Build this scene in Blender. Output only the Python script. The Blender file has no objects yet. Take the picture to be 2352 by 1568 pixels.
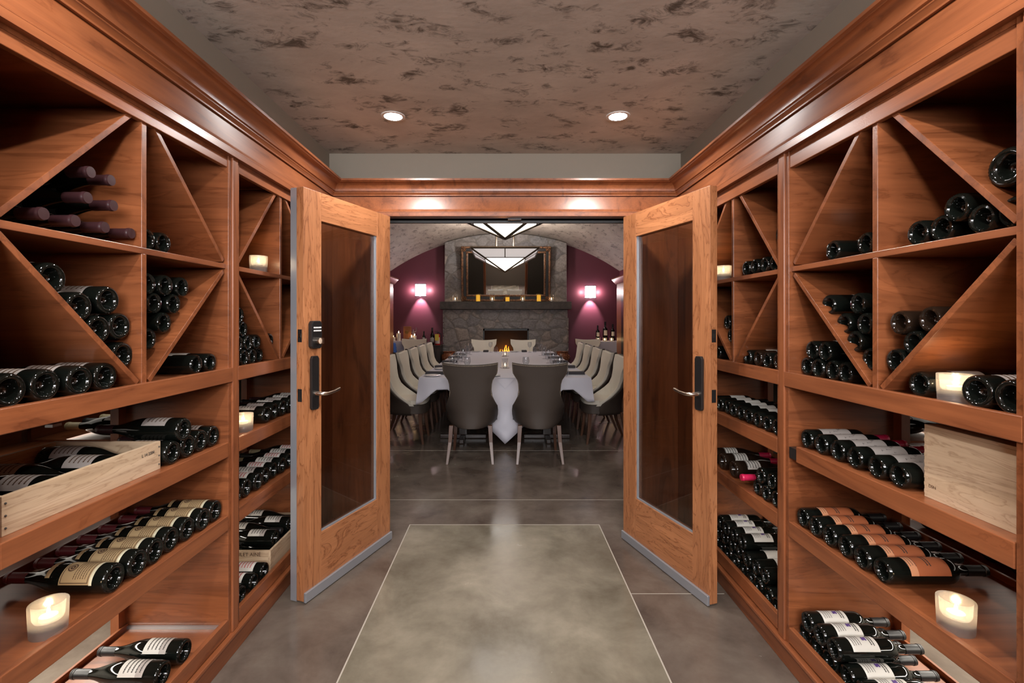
import bpy, bmesh, math, random
from mathutils import Vector, Matrix
random.seed(7)
PI = math.pi
SC = bpy.context.scene
COL = SC.collection

# ------------------------------------------------------------------ camera, world, exposure, lights
cam = bpy.data.cameras.new('camera'); camo = bpy.data.objects.new('camera', cam); COL.objects.link(camo)
cam.sensor_width = 36.0; cam.lens = 36.0*1100/2352
cam.shift_x = 16/2352; cam.shift_y = -52/2352
cam.clip_start = 0.02; cam.clip_end = 60
camo.location = (0, 0, 1.43); camo.rotation_euler = (PI/2, 0, 0)
SC.camera = camo
w = bpy.data.worlds.new('world'); SC.world = w; w.use_nodes = True
w.node_tree.nodes['Background'].inputs[0].default_value = (0.9, 0.8, 0.75, 1)
w.node_tree.nodes['Background'].inputs[1].default_value = 0.02
SC.view_settings.view_transform = 'Standard'; SC.view_settings.look = 'None'
SC.view_settings.gamma = 1; SC.view_settings.use_curve_mapping = False
SC.view_settings.exposure = 0.5
SC.cycles.use_denoising = True
SC.cycles.max_bounces = 10; SC.cycles.diffuse_bounces = 6; SC.cycles.transparent_max_bounces = 24
SC.cycles.caustics_reflective = False; SC.cycles.caustics_refractive = False
SC.cycles.sample_clamp_indirect = 4

def light(name, kind, loc, energy, color=(1,1,1), size=0.05, rot=(0,0,0), spot=None, blend=.6, sx=None, sy=None):
    l = bpy.data.lights.new(name, kind); l.energy = energy; l.color = color
    if kind == 'AREA':
        l.shape = 'RECTANGLE'; l.size = sx; l.size_y = sy
    else: l.shadow_soft_size = size
    if spot: l.spot_size = spot; l.spot_blend = blend
    o = bpy.data.objects.new(name, l); COL.objects.link(o); o.location = loc; o.rotation_euler = rot
    return o
DOWN_W = 40; DOWN_C = (1, .96, .93)
for lx, ly in ((-.614, 2.63), (.62, 2.63), (-.614, 1.0), (.62, 1.0), (-.614, -.7), (.62, -.7)):
    light('downlight_beam', 'SPOT', (lx, ly, 2.525), DOWN_W, DOWN_C, .045, (0,0,0), math.radians(160), .5)

# soft fill light added out of view behind the camera to lift the shadows
light('behind_camera_fill', 'AREA', (0, -1.9, 2.08), 115, (.97,.97,1), rot=(math.radians(92),0,0), sx=2.2, sy=.8)
for s_ in (-1, 1):      # fill lights without fixtures, added behind the racks for bottle necks and floor
    light('rear_shelf_fill', 'AREA', (s_*1.85, 1.5, .575), 13, (1,.93,.82), sx=.06, sy=1.6)
    for y_ in (1.5, 2.5):
        for z_ in (.885, 1.05): light('rear_shelf_fill', 'AREA', (s_*1.93, y_, z_), .5 if z_ < 1 else .2, (1,.90,.78), rot=(0, s_*math.radians(40), 0), sx=.12, sy=.85)

# ------------------------------------------------------------------ helpers
class MB:
    def __init__(s): s.v = []; s.f = []
    def add(s, vs, fs):
        b = len(s.v); s.v += [tuple(v) for v in vs]; s.f += [tuple(b+i for i in f) for f in fs]; return s
    def box(s, x0, x1, y0, y1, z0, z1):
        if x0 > x1: x0, x1 = x1, x0
        if y0 > y1: y0, y1 = y1, y0
        if z0 > z1: z0, z1 = z1, z0
        return s.add([(x0,y0,z0),(x1,y0,z0),(x1,y1,z0),(x0,y1,z0),(x0,y0,z1),(x1,y0,z1),(x1,y1,z1),(x0,y1,z1)],
              [(3,2,1,0),(4,5,6,7),(0,1,5,4),(1,2,6,5),(2,3,7,6),(3,0,4,7)])
    def prism(s, poly, axis, a, b):
        # poly: list of 2D points; extruded along axis from a to b
        n = len(poly)
        def mk(p, t):
            if axis == 'x': return (t, p[0], p[1])
            if axis == 'y': return (p[0], t, p[1])
            return (p[0], p[1], t)
        vs = [mk(p, a) for p in poly] + [mk(p, b) for p in poly]
        fs = [tuple(range(n))[::-1], tuple(range(n, 2*n))] + [(i, (i+1) % n, n+(i+1) % n, n+i) for i in range(n)]
        return s.add(vs, fs)
    def lathe(s, prof, n=32, knurl=None, ox=0, oy=0, oz=0, amp=.0014):
        vs = []; fs = []
        for k, (r, z) in enumerate(prof):
            for i in range(n):
                a = 2*PI*i/n
                rr = r
                if knurl and k in knurl and i % 2: rr = r - amp
                vs.append((ox+rr*math.cos(a), oy+rr*math.sin(a), oz+z))
        for k in range(len(prof)-1):
            for i in range(n):
                j = (i+1) % n
                fs.append((k*n+i, k*n+j, (k+1)*n+j, (k+1)*n+i))
        if prof[0][0] > 1e-5: fs.append(tuple(range(n))[::-1])
        if prof[-1][0] > 1e-5: fs.append(tuple((len(prof)-1)*n+i for i in range(n)))
        return s.add(vs, fs)
    def tube(s, pts, rad, n=10, caps=True):
        pts = [Vector(p) for p in pts]; m = len(pts)
        rr = rad if isinstance(rad, (list, tuple)) else [rad]*m
        vs = []; fs = []
        for k, p in enumerate(pts):
            t = (pts[min(k+1, m-1)]-pts[max(k-1, 0)]).normalized()
            up = Vector((0,0,1)) if abs(t.z) < .9 else Vector((0,1,0))
            a = t.cross(up).normalized(); b = t.cross(a).normalized()
            for i in range(n):
                an = 2*PI*i/n
                vs.append(p + (a*math.cos(an)+b*math.sin(an))*rr[k])
        for k in range(m-1):
            for i in range(n):
                j = (i+1) % n
                fs.append((k*n+i, k*n+j, (k+1)*n+j, (k+1)*n+i))
        if caps: fs += [tuple(range(n))[::-1], tuple((m-1)*n+i for i in range(n))]
        return s.add(vs, fs)
    def sphere(s, c, r, n=16, m=10, sz=1):
        prof = [(max(1e-6, r*math.sin(PI*k/m)), -r*math.cos(PI*k/m)*sz) for k in range(m+1)]
        return s.lathe(prof, n, None, c[0], c[1], c[2])
    def mesh(s, name, mat, smooth=False, off=(0,0,0)):
        me = bpy.data.meshes.new(name)
        me.from_pydata([(v[0]-off[0], v[1]-off[1], v[2]-off[2]) for v in s.v], [], s.f)
        bm = bmesh.new(); bm.from_mesh(me); bmesh.ops.recalc_face_normals(bm, faces=bm.faces); bm.to_mesh(me); bm.free()
        mats = mat if isinstance(mat, (list, tuple)) else [mat]
        for m_ in mats: me.materials.append(m_)
        if smooth:
            me.polygons.foreach_set('use_smooth', [True]*len(me.polygons))
            try: me.set_sharp_from_angle(angle=math.radians(smooth if smooth is not True else 40))
            except Exception: pass
        me.update(); return me

def wloc(p):
    l = Vector((0,0,0))
    while p: l += Vector(p.location); p = p.parent
    return l
def link(name, me, parent=None, loc=(0,0,0)):
    o = bpy.data.objects.new(name, me); COL.objects.link(o); o.location = loc
    if parent: o.parent = parent
    return o
def obj(name, mb, mat, parent=None, smooth=False, bevel=0, local=False, label=None):
    """mesh given in world coordinates (or, local=True, in the parent's frame)"""
    off = wloc(parent) if (parent and not local) else (0,0,0)
    o = link(name, mb.mesh(name, mat, smooth, off), parent)
    if bevel:
        b = o.modifiers.new('b', 'BEVEL'); b.width = bevel; b.segments = 2; b.limit_method = 'ANGLE'; b.angle_limit = math.radians(40)
    if label: o['label'] = label
    return o
def thing(name, label, cat, loc=(0,0,0), rotz=0, group=None):
    o = bpy.data.objects.new(name, None); COL.objects.link(o); o.location = loc; o.rotation_euler = (0,0,rotz)
    o.empty_display_size = .05
    return tag(o, label, cat, group)
def tag(o, label, cat, group=None):
    o['label'] = label; o['category'] = cat
    if group: o['group'] = group
    return o
def struct(name, mb, mat, smooth=False, bevel=0, parent=None, label=None):
    o = obj(name, mb, mat, parent, smooth, bevel)
    if not parent: o['kind'] = 'structure'
    if label: o['label'] = label
    return o
def rebase(o, loc):
    """move a top-level mesh's origin to loc without moving the mesh"""
    o.data.transform(Matrix.Translation(-Vector(loc))); o.location = loc; return o
def copy_tree(o, parent=None):
    c = o.copy(); COL.objects.link(c)
    if parent: c.parent = parent
    for ch in list(o.children): copy_tree(ch, c)
    return c
ORD = ['first','second','third','fourth','fifth','sixth','seventh','eighth','ninth','tenth','eleventh','twelfth']

# ------------------------------------------------------------------ materials
MATS = {}
def newmat(name):
    m = bpy.data.materials.new(name); m.use_nodes = True; MATS[name] = m
    nt = m.node_tree; return m, nt, nt.nodes['Principled BSDF']
def plain(name, c, rough=.5, metal=0, emit=None, es=0, coat=0, spec=.5, trans=0, ior=1.45, alpha=1):
    m, nt, b = newmat(name)
    b.inputs['Base Color'].default_value = (*c, 1); b.inputs['Roughness'].default_value = rough
    b.inputs['Metallic'].default_value = metal; b.inputs['Coat Weight'].default_value = coat
    b.inputs['Specular IOR Level'].default_value = spec; b.inputs['Transmission Weight'].default_value = trans
    b.inputs['IOR'].default_value = ior; b.inputs['Alpha'].default_value = alpha
    if emit: b.inputs['Emission Color'].default_value = (*emit, 1); b.inputs['Emission Strength'].default_value = es
    return m
def N(nt, t, **kw):
    n = nt.nodes.new(t)
    for k, v in kw.items():
        if k in n.inputs.keys(): n.inputs[k].default_value = v
        else: setattr(n, k, v)
    return n
def ramp(nt, stops):
    r = nt.nodes.new('ShaderNodeValToRGB'); e = r.color_ramp.elements
    while len(e) < len(stops): e.new(.5)
    for i, (p, c) in enumerate(stops):
        e[i].position = p; e[i].color = (*c, 1) if len(c) == 3 else c
    return r
def coords(nt, scale, rnd=True):
    tc = nt.nodes.new('ShaderNodeTexCoord'); mp = nt.nodes.new('ShaderNodeMapping')
    mp.inputs['Scale'].default_value = scale
    if rnd:
        oi = nt.nodes.new('ShaderNodeObjectInfo'); vm = nt.nodes.new('ShaderNodeVectorMath'); vm.operation = 'MULTIPLY_ADD'
        vm.inputs[1].default_value = (7, 13, 11)
        nt.links.new(oi.outputs['Random'], vm.inputs[0]); nt.links.new(tc.outputs['Object'], vm.inputs[2])
        nt.links.new(vm.outputs[0], mp.inputs['Vector'])
    else: nt.links.new(tc.outputs['Object'], mp.inputs['Vector'])
    return mp
def wood(name, dark, light_, axis, rough=.33, figure=1.0, fine=90, rings=0, spec=.5, coat=.15, rk=.75, rc=(.62,.55,.5)):
    m, nt, b = newmat(name); L = nt.links.new
    lo, hi = 1.6*figure, 11*figure
    sc = {'x': (lo,hi,hi), 'y': (hi,lo,hi), 'z': (hi,hi,lo)}[axis]
    mp = coords(nt, sc)
    n1 = N(nt, 'ShaderNodeTexNoise', Scale=.9, Detail=5.0, Roughness=.55, Distortion=1.6); L(mp.outputs[0], n1.inputs['Vector'])
    cr = ramp(nt, [(.25, dark), (.75, light_)]); L(n1.outputs['Fac'], cr.inputs['Fac'])
    s2 = {'x': (3,fine,fine), 'y': (fine,3,fine), 'z': (fine,fine,3)}[axis]
    mp2 = coords(nt, s2)
    n2 = N(nt, 'ShaderNodeTexNoise', Scale=1.0, Detail=3.0, Roughness=.6); L(mp2.outputs[0], n2.inputs['Vector'])
    c2 = ramp(nt, [(.3, (.72,.68,.66)), (.7, (1.12,1.12,1.12))]); L(n2.outputs['Fac'], c2.inputs['Fac'])
    mx = nt.nodes.new('ShaderNodeMix'); mx.data_type = 'RGBA'; mx.blend_type = 'MULTIPLY'; mx.inputs[0].default_value = .55
    L(cr.outputs[0], mx.inputs[6]); L(c2.outputs[0], mx.inputs[7])
    out = mx.outputs[2]
    # contour-like figure lines
    if rings:
        mm = N(nt, 'ShaderNodeMath', operation='MULTIPLY'); mm.inputs[1].default_value = rings
        L(n1.outputs['Fac'], mm.inputs[0])
        fr = N(nt, 'ShaderNodeMath', operation='FRACT'); L(mm.outputs[0], fr.inputs[0])
        c3 = ramp(nt, [(0, rc), (.18, (1,1,1)), (.8, (1,1,1)), (1, (.8,.75,.72))]); L(fr.outputs[0], c3.inputs['Fac'])
        m3 = nt.nodes.new('ShaderNodeMix'); m3.data_type = 'RGBA'; m3.blend_type = 'MULTIPLY'; m3.inputs[0].default_value = rk
        L(out, m3.inputs[6]); L(c3.outputs[0], m3.inputs[7]); out = m3.outputs[2]
    L(out, b.inputs['Base Color'])
    b.inputs['Roughness'].default_value = rough; b.inputs['Coat Weight'].default_value = coat; b.inputs['Coat Roughness'].default_value = .25
    b.inputs['Specular IOR Level'].default_value = spec
    return m
CH_D, CH_L = (.165,.050,.019), (.32,.105,.038)
for ax in 'xyz': wood('cherry_'+ax, CH_D, CH_L, ax, rings=3)
for ax in 'xyz': wood('ply_'+ax, (.125,.038,.014), (.30,.098,.036), ax, rough=.3, rings=7, figure=.8, fine=60)
for ax in 'xyz': wood('oak_'+ax, (.30,.115,.045), (.52,.22,.092), ax, rough=.38, fine=150, rings=9, figure=.9, coat=.1, rk=1.0, rc=(.52,.42,.36))
for ax in 'xy': wood('pine_'+ax, (.46,.33,.205), (.60,.455,.31), ax, rough=.6, fine=60, rings=7, figure=1.3, coat=0)
wood('pine_z', (.46,.33,.205), (.60,.455,.31), 'z', rough=.6, fine=60, rings=7, figure=1.3, coat=0)
wood('walnut_z', (.065,.027,.014), (.13,.056,.03), 'z', rough=.35)
wood('dark_wood', (.02,.012,.01), (.05,.028,.02), 'z', rough=.35)

def mottled(name, stops, scale, rough, bump=0, detail=8, dist=.6, rough2=None, scale2=None, fleck=None, spec=.5, vec=(1,1,1), rnd=False):
    m, nt, b = newmat(name); L = nt.links.new
    mp = coords(nt, vec, rnd)
    n1 = N(nt, 'ShaderNodeTexNoise', Scale=scale, Detail=float(detail), Roughness=.62, Distortion=dist); L(mp.outputs[0], n1.inputs['Vector'])
    cr = ramp(nt, stops); L(n1.outputs['Fac'], cr.inputs['Fac']); out = cr.outputs[0]
    if fleck:
        fs, lo, hi, col = fleck
        n2 = N(nt, 'ShaderNodeTexNoise', Scale=fs, Detail=6.0, Roughness=.7, Distortion=1.5); L(mp.outputs[0], n2.inputs['Vector'])
        n3 = N(nt, 'ShaderNodeTexNoise', Scale=fs*.45, Detail=2.0); L(mp.outputs[0], n3.inputs['Vector'])
        ad = N(nt, 'ShaderNodeMath', operation='ADD'); L(n2.outputs['Fac'], ad.inputs[0]); L(n3.outputs['Fac'], ad.inputs[1])
        c2 = ramp(nt, [(lo, (0,0,0)), (hi, (1,1,1))])
        hv = N(nt, 'ShaderNodeMath', operation='MULTIPLY'); hv.inputs[1].default_value = .5; L(ad.outputs[0], hv.inputs[0]); L(hv.outputs[0], c2.inputs['Fac'])
        mx = nt.nodes.new('ShaderNodeMix'); mx.data_type = 'RGBA'; L(c2.outputs[0], mx.inputs[0]); L(out, mx.inputs[6]); mx.inputs[7].default_value = (*col, 1); out = mx.outputs[2]
    L(out, b.inputs['Base Color']); b.inputs['Roughness'].default_value = rough; b.inputs['Specular IOR Level'].default_value = spec
    if rough2:
        rr = ramp(nt, [(.3, (rough,)*3), (.7, (rough2,)*3)]); L(n1.outputs['Fac'], rr.inputs['Fac']); L(rr.outputs[0], b.inputs['Roughness'])
    if bump:
        nb = N(nt, 'ShaderNodeTexNoise', Scale=scale2 or scale*8, Detail=5.0); L(mp.outputs[0], nb.inputs['Vector'])
        bp = N(nt, 'ShaderNodeBump', Strength=bump, Distance=.01); L(nb.outputs['Fac'], bp.inputs['Height']); L(bp.outputs[0], b.inputs['Normal'])
    return m
mottled('concrete', [(.30,(.075,.054,.042)),(.5,(.128,.10,.08)),(.70,(.185,.152,.12))], 2.6, .12, bump=.02, rough2=.28, scale2=40, fleck=(75,.68,.72,(.40,.36,.30)), dist=.25, detail=10)
mottled('concrete_pale', [(.30,(.125,.105,.075)),(.5,(.20,.175,.13)),(.70,(.30,.265,.20))], 2.6, .12, bump=.02, rough2=.28, scale2=40, dist=.25, fleck=(75,.68,.72,(.40,.37,.31)), detail=10)
mottled('concrete_raw', [(.3,(.40,.38,.33)),(.7,(.56,.54,.48))], 9, .8, bump=.15)
plain('joint', (.42,.38,.32), .6)
mottled('plaster', [(.3,(.46,.415,.37)),(.7,(.66,.60,.54))], 2.2, .75, bump=.08, scale2=30, fleck=(15,.525,.64,(.12,.10,.082)), vec=(.9,1.35,1))
mottled('vault_plaster', [(.3,(.29,.245,.205)),(.7,(.42,.36,.31))], 3.0, .6, bump=.5, scale2=26, fleck=(22,.535,.60,(.14,.12,.10)), vec=(1,.45,1))
plain('taupe_paint', (.27,.235,.185), .7)
plain('maroon_paint', (.13,.032,.050), .5)
plain('dark_paint', (.05,.042,.03), .7)

def stone_mat():
    m, nt, b = newmat('fieldstone'); L = nt.links.new
    mp = coords(nt, (1,1,1.25), False)
    nz = N(nt, 'ShaderNodeTexNoise', Scale=2.2, Detail=2.0); L(mp.outputs[0], nz.inputs['Vector'])
    vm = N(nt, 'ShaderNodeVectorMath', operation='MULTIPLY_ADD'); vm.inputs[1].default_value = (.35,.35,.35); L(nz.outputs['Color'], vm.inputs[0]); L(mp.outputs[0], vm.inputs[2])
    v = N(nt, 'ShaderNodeTexVoronoi', Scale=3.1, feature='DISTANCE_TO_EDGE'); L(vm.outputs[0], v.inputs['Vector'])
    vc = N(nt, 'ShaderNodeTexVoronoi', Scale=3.1); L(vm.outputs[0], vc.inputs['Vector'])
    sp = N(nt, 'ShaderNodeSeparateColor'); L(vc.outputs['Color'], sp.inputs[0])
    cc = ramp(nt, [(0,(.22,.205,.205)),(.35,(.29,.265,.255)),(.6,(.36,.30,.26)),(1,(.25,.24,.24))]); L(sp.outputs[0], cc.inputs['Fac'])
    n2 = N(nt, 'ShaderNodeTexNoise', Scale=24.0, Detail=8.0, Roughness=.75); L(mp.outputs[0], n2.inputs['Vector'])
    c2 = ramp(nt, [(.3,(.5,.5,.5)),(.7,(1.35,1.35,1.35))]); L(n2.outputs['Fac'], c2.inputs['Fac'])
    mx = nt.nodes.new('ShaderNodeMix'); mx.data_type='RGBA'; mx.blend_type='MULTIPLY'; mx.inputs[0].default_value=.9; L(cc.outputs[0], mx.inputs[6]); L(c2.outputs[0], mx.inputs[7])
    er = ramp(nt, [(.0,(0,0,0)),(.07,(1,1,1))]); L(v.outputs['Distance'], er.inputs['Fac'])
    m2 = nt.nodes.new('ShaderNodeMix'); m2.data_type='RGBA'; L(er.outputs[0], m2.inputs[0]); m2.inputs[6].default_value=(.20,.18,.165,1); L(mx.outputs[2], m2.inputs[7])
    L(m2.outputs[2], b.inputs['Base Color']); b.inputs['Roughness'].default_value = .85
    hr = ramp(nt, [(0,(0,0,0)),(.18,(1,1,1))]); L(v.outputs['Distance'], hr.inputs['Fac'])
    ah = N(nt, 'ShaderNodeMath', operation='MULTIPLY_ADD'); ah.inputs[1].default_value=.35; L(n2.outputs['Fac'], ah.inputs[0]); L(hr.outputs[0], ah.inputs[2])
    bp = N(nt, 'ShaderNodeBump', Strength=.7, Distance=.035); L(ah.outputs[0], bp.inputs['Height']); L(bp.outputs[0], b.inputs['Normal'])
stone_mat()
mottled('mantel_stone', [(.3,(.05,.045,.042)),(.7,(.10,.088,.08))], 9, .85, bump=.5)

plain('bottle_glass', (.004,.005,.004), .06, spec=.5)
plain('bottle_brown', (.014,.008,.005), .06, spec=.5)
plain('cap_maroon', (.17,.022,.032), .4)
plain('cap_plum', (.035,.013,.015), .35)
plain('cap_black', (.012,.012,.013), .38)
plain('cap_pink', (.62,.02,.09), .3)
plain('cap_cream', (.42,.36,.22), .45)
plain('lab_white', (.62,.60,.55), .6); plain('lab_grey', (.40,.36,.33), .6)
plain('lab_tan', (.46,.33,.17), .6); plain('lab_cream', (.70,.66,.47), .6)
plain('lab_orange', (.46,.14,.055), .55); plain('lab_peach', (.72,.33,.17), .55)
plain('lab_yellow', (.70,.48,.22), .55)
plain('ink', (.05,.045,.04), .7); plain('ink_brown', (.10,.055,.03), .7); plain('ink_purple', (.10,.05,.22), .7); plain('ink_red', (.45,.02,.03), .6)
plain('steel', (.55,.56,.58), .32, metal=.9); plain('alu', (.42,.44,.48), .38, metal=.6)
plain('nailhead', (.30,.24,.17), .4, metal=.8)
plain('black_hardware', (.018,.017,.017), .32, metal=.2, spec=.6); plain('nickel', (.60,.52,.44), .25, metal=1)
plain('brass', (.55,.36,.12), .3, metal=1)
plain('cream_leather', (.80,.75,.64), .5); plain('taupe_leather', (.060,.045,.036), .5)
plain('linen', (.70,.69,.77), .8); plain('napkin', (.06,.055,.06), .8); plain('china', (.78,.76,.73), .2, coat=.4)
plain('black_metal', (.02,.018,.016), .4); plain('bronze', (.10,.075,.05), .4, metal=.7)
plain('soot', (.012,.010,.009), .8); plain('firebrick', (.05,.022,.012), .8)
plain('wax_white', (.85,.80,.72), .5); plain('wax_amber', (.80,.42,.04), .5, emit=(1,.5,.05), es=.5)
plain('flame', (1,.6,.2), .5, emit=(1,.62,.28), es=30)
plain('fire_o', (1,.3,.05), .5, emit=(1,.23,.015), es=6); plain('fire_y', (1,.5,.1), .5, emit=(1,.42,.08), es=12)
plain('downlight_lens', (1,1,1), .5, emit=(.95,.97,1), es=45)
plain('shade_glass', (.9,.9,.86), .5, emit=(1,.95,.88), es=3.0)
plain('shade_band', (.8,.78,.75), .5, emit=(1,.93,.90), es=.3)
plain('sconce_glass', (.9,.9,.9), .5, emit=(.95,.97,1), es=5)
plain('blue_plastic', (.08,.22,.75), .4); plain('red_enamel', (.45,.02,.02), .3); plain('yellow_card', (.80,.62,.08), .6)
plain('rubber', (.02,.02,.02), .7)
plain('mirror_silver', (.86,.86,.86), .02, metal=1)
plain('clear_glass', (1,1,1), .02, trans=1, ior=1.45)
mottled('gilt_bronze', [(.35,(.05,.025,.015)),(.6,(.24,.11,.05)),(.8,(.45,.24,.12))], 34, .4, bump=.8, scale2=40)
MATS['gilt_bronze'].node_tree.nodes['Principled BSDF'].inputs['Metallic'].default_value = .5
mottled('copper_glaze', [(.35,(.10,.03,.015)),(.6,(.34,.13,.06)),(.8,(.7,.42,.25))], 30, .18)
def mixmat(name, build):
    m = bpy.data.materials.new(name); m.use_nodes = True; MATS[name] = m; nt = m.node_tree
    for n in list(nt.nodes):
        if n.type != 'OUTPUT_MATERIAL': nt.nodes.remove(n)
    out = nt.nodes['Material Output'] if 'Material Output' in nt.nodes else nt.nodes.new('ShaderNodeOutputMaterial')
    build(nt, out)
def facing(nt, lo, k, p):
    lw = N(nt, 'ShaderNodeLayerWeight'); lw.inputs[0].default_value = .5
    pw = N(nt, 'ShaderNodeMath', operation='POWER'); pw.inputs[1].default_value = p; nt.links.new(lw.outputs['Facing'], pw.inputs[0])
    ad = N(nt, 'ShaderNodeMath', operation='MULTIPLY_ADD'); ad.inputs[1].default_value = k; ad.inputs[2].default_value = lo; nt.links.new(pw.outputs[0], ad.inputs[0])
    return ad
def pane(nt, out):
    tr = N(nt, 'ShaderNodeBsdfTransparent'); tr.inputs[0].default_value = (.72,.70,.66,1)
    gl = N(nt, 'ShaderNodeBsdfGlossy'); gl.inputs['Roughness'].default_value = .01
    fr = facing(nt, .04, .9, 4)
    mx = N(nt, 'ShaderNodeMixShader'); nt.links.new(fr.outputs[0], mx.inputs[0]); nt.links.new(tr.outputs[0], mx.inputs[1]); nt.links.new(gl.outputs[0], mx.inputs[2])
    nt.links.new(mx.outputs[0], out.inputs[0])
mixmat('door_glass', pane)
def frosted(nt, out):
    tr = N(nt, 'ShaderNodeBsdfTranslucent'); tr.inputs[0].default_value = (.62,.60,.56,1)
    df = N(nt, 'ShaderNodeBsdfDiffuse'); df.inputs[0].default_value = (.60,.58,.55,1)
    tp = N(nt, 'ShaderNodeBsdfTransparent')
    gl = N(nt, 'ShaderNodeBsdfGlossy'); gl.inputs['Roughness'].default_value = .2
    m1 = N(nt, 'ShaderNodeMixShader'); m1.inputs[0].default_value = .35; nt.links.new(tr.outputs[0], m1.inputs[1]); nt.links.new(df.outputs[0], m1.inputs[2])
    m2 = N(nt, 'ShaderNodeMixShader'); m2.inputs[0].default_value = .62; nt.links.new(m1.outputs[0], m2.inputs[1]); nt.links.new(tp.outputs[0], m2.inputs[2])
    m3 = N(nt, 'ShaderNodeMixShader'); m3.inputs[0].default_value = .06; nt.links.new(m2.outputs[0], m3.inputs[1]); nt.links.new(gl.outputs[0], m3.inputs[2])
    nt.links.new(m3.outputs[0], out.inputs[0])
mixmat('frosted_glass', frosted)
def thin(nt, out):
    tr = N(nt, 'ShaderNodeBsdfTransparent'); tr.inputs[0].default_value = (.93,.94,.95,1)
    gl = N(nt, 'ShaderNodeBsdfGlossy'); gl.inputs['Roughness'].default_value = .03
    df = N(nt, 'ShaderNodeBsdfTranslucent'); df.inputs[0].default_value = (.9,.9,.95,1)
    ma = N(nt, 'ShaderNodeMixShader'); ma.inputs[0].default_value = .5; nt.links.new(gl.outputs[0], ma.inputs[1]); nt.links.new(df.outputs[0], ma.inputs[2]); gl = ma
    lw = facing(nt, .05, .75, 3)
    mx = N(nt, 'ShaderNodeMixShader'); nt.links.new(lw.outputs[0], mx.inputs[0]); nt.links.new(tr.outputs[0], mx.inputs[1]); nt.links.new(gl.outputs[0], mx.inputs[2])
    nt.links.new(mx.outputs[0], out.inputs[0])
mixmat('thin_glass', thin)
M = MATS

# ------------------------------------------------------------------ setting
YE, YW = 3.19, 3.34            # end wall of the cellar: cellar side and dining side
XO = 2.1                       # outer walls behind the racks
ZC = 2.544; XT = 1.185; YT = 3.23
OX0, OX1, OZ = -.812, .846, 2.11
YF, XD = 11.3, 2.7             # dining room far wall, half width
struct('floor', MB().box(-2.9, 2.9, -2.0, 11.6, -.1, 0), M['concrete'])
struct('floor_inset', MB().box(-.66, .652, -2.0, 3.326, -.01, .0012), M['concrete_pale'])
jt = MB()
jt.box(-.6635,-.657,-2,3.326,-.01,.0018).box(.6495,.656,-2,3.326,-.01,.0018).box(-.6635,.656,3.322,3.3285,-.01,.0018)
struct('floor_joint', jt, M['joint'])
jt = MB().box(-2.69,2.69,3.782,3.786,-.01,.0012).box(-2.69,2.69,5.2,5.204,-.01,.0012).box(-1.14,-.66,1.48,1.483,-.01,.0012).box(.656,1.14,2.49,2.493,-.01,.0012)
struct('floor_joint', jt, M['joint'])
struct('ceiling', MB().box(-XT-.02, XT+.02, -2.0, YT+.02, ZC, ZC+.1), M['plaster'])
struct('wall_left', MB().box(-XO-.1, -XO, -2.0, YE, 0, 2.7), M['concrete_raw'])
struct('wall_right', MB().box(XO, XO+.1, -2.0, YE, 0, 2.7), M['concrete_raw'])
struct('wall_back', MB().box(-XO-.1, XO+.1, -2.1, -2.0, 0, 2.7), M['dark_paint'])
struct('trim_1', MB().box(-XT-.02, -XT, -2.0, YT, 2.17, ZC), M['taupe_paint'], label='taupe painted band above the left crown moulding')
struct('trim_2', MB().box(XT, XT+.02, -2.0, YT, 2.17, ZC), M['taupe_paint'], label='taupe painted band above the right crown moulding')
struct('trim_3', MB().box(-XT, XT, YT, YT+.02, 2.25, ZC), M['taupe_paint'], label='taupe painted band above the doorway crown moulding')
# end wall with the doorway
ew = MB().box(-2.8, OX0, YE+.06, YW, 0, 3.5).box(OX1, 2.8, YE+.06, YW, 0, 3.5).box(OX0, OX1, YE+.06, YW, OZ, 3.5)
struct('wall_front', ew, M['dark_paint'])
cz = MB().box(-1.25, OX0-.02, YE+.005, YE+.06, 0, 2.105).box(OX1+.02, 1.25, YE+.005, YE+.06, 0, 2.105)
struct('trim_4', cz, M['cherry_z'], bevel=.002, label='wood panelling beside the doorway')
struct('trim_5', MB().box(-1.25, 1.25, YE+.032, YE+.06, OZ+.02, 2.24), M['cherry_x'], bevel=.002)
dj = MB().box(OX0-.02, OX0, YE-.012, YW+.02, 0, OZ+.02).box(OX1, OX1+.02, YE-.012, YW+.02, 0, OZ+.02)
struct('door_1_frame', dj, M['cherry_z'], bevel=.002, label='reddish wood side jambs of the cellar doorway')
struct('trim_6', MB().box(OX0-.02, OX1+.02, YE-.012, YW+.02, OZ, OZ+.02), M['cherry_x'], bevel=.002)
struct('trim_7', MB().box(OX0, OX1, YW-.03, YW, OZ-.016, OZ), M['black_metal'])
o = obj('door_closer_plate', MB().box(.02, .11, YE+.05, YE+.09, OZ-.008, OZ), M['black_hardware']); tag(rebase(o, (.065,YE+.07,OZ)), 'small dark strike plate under the doorway head', 'plate')
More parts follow.
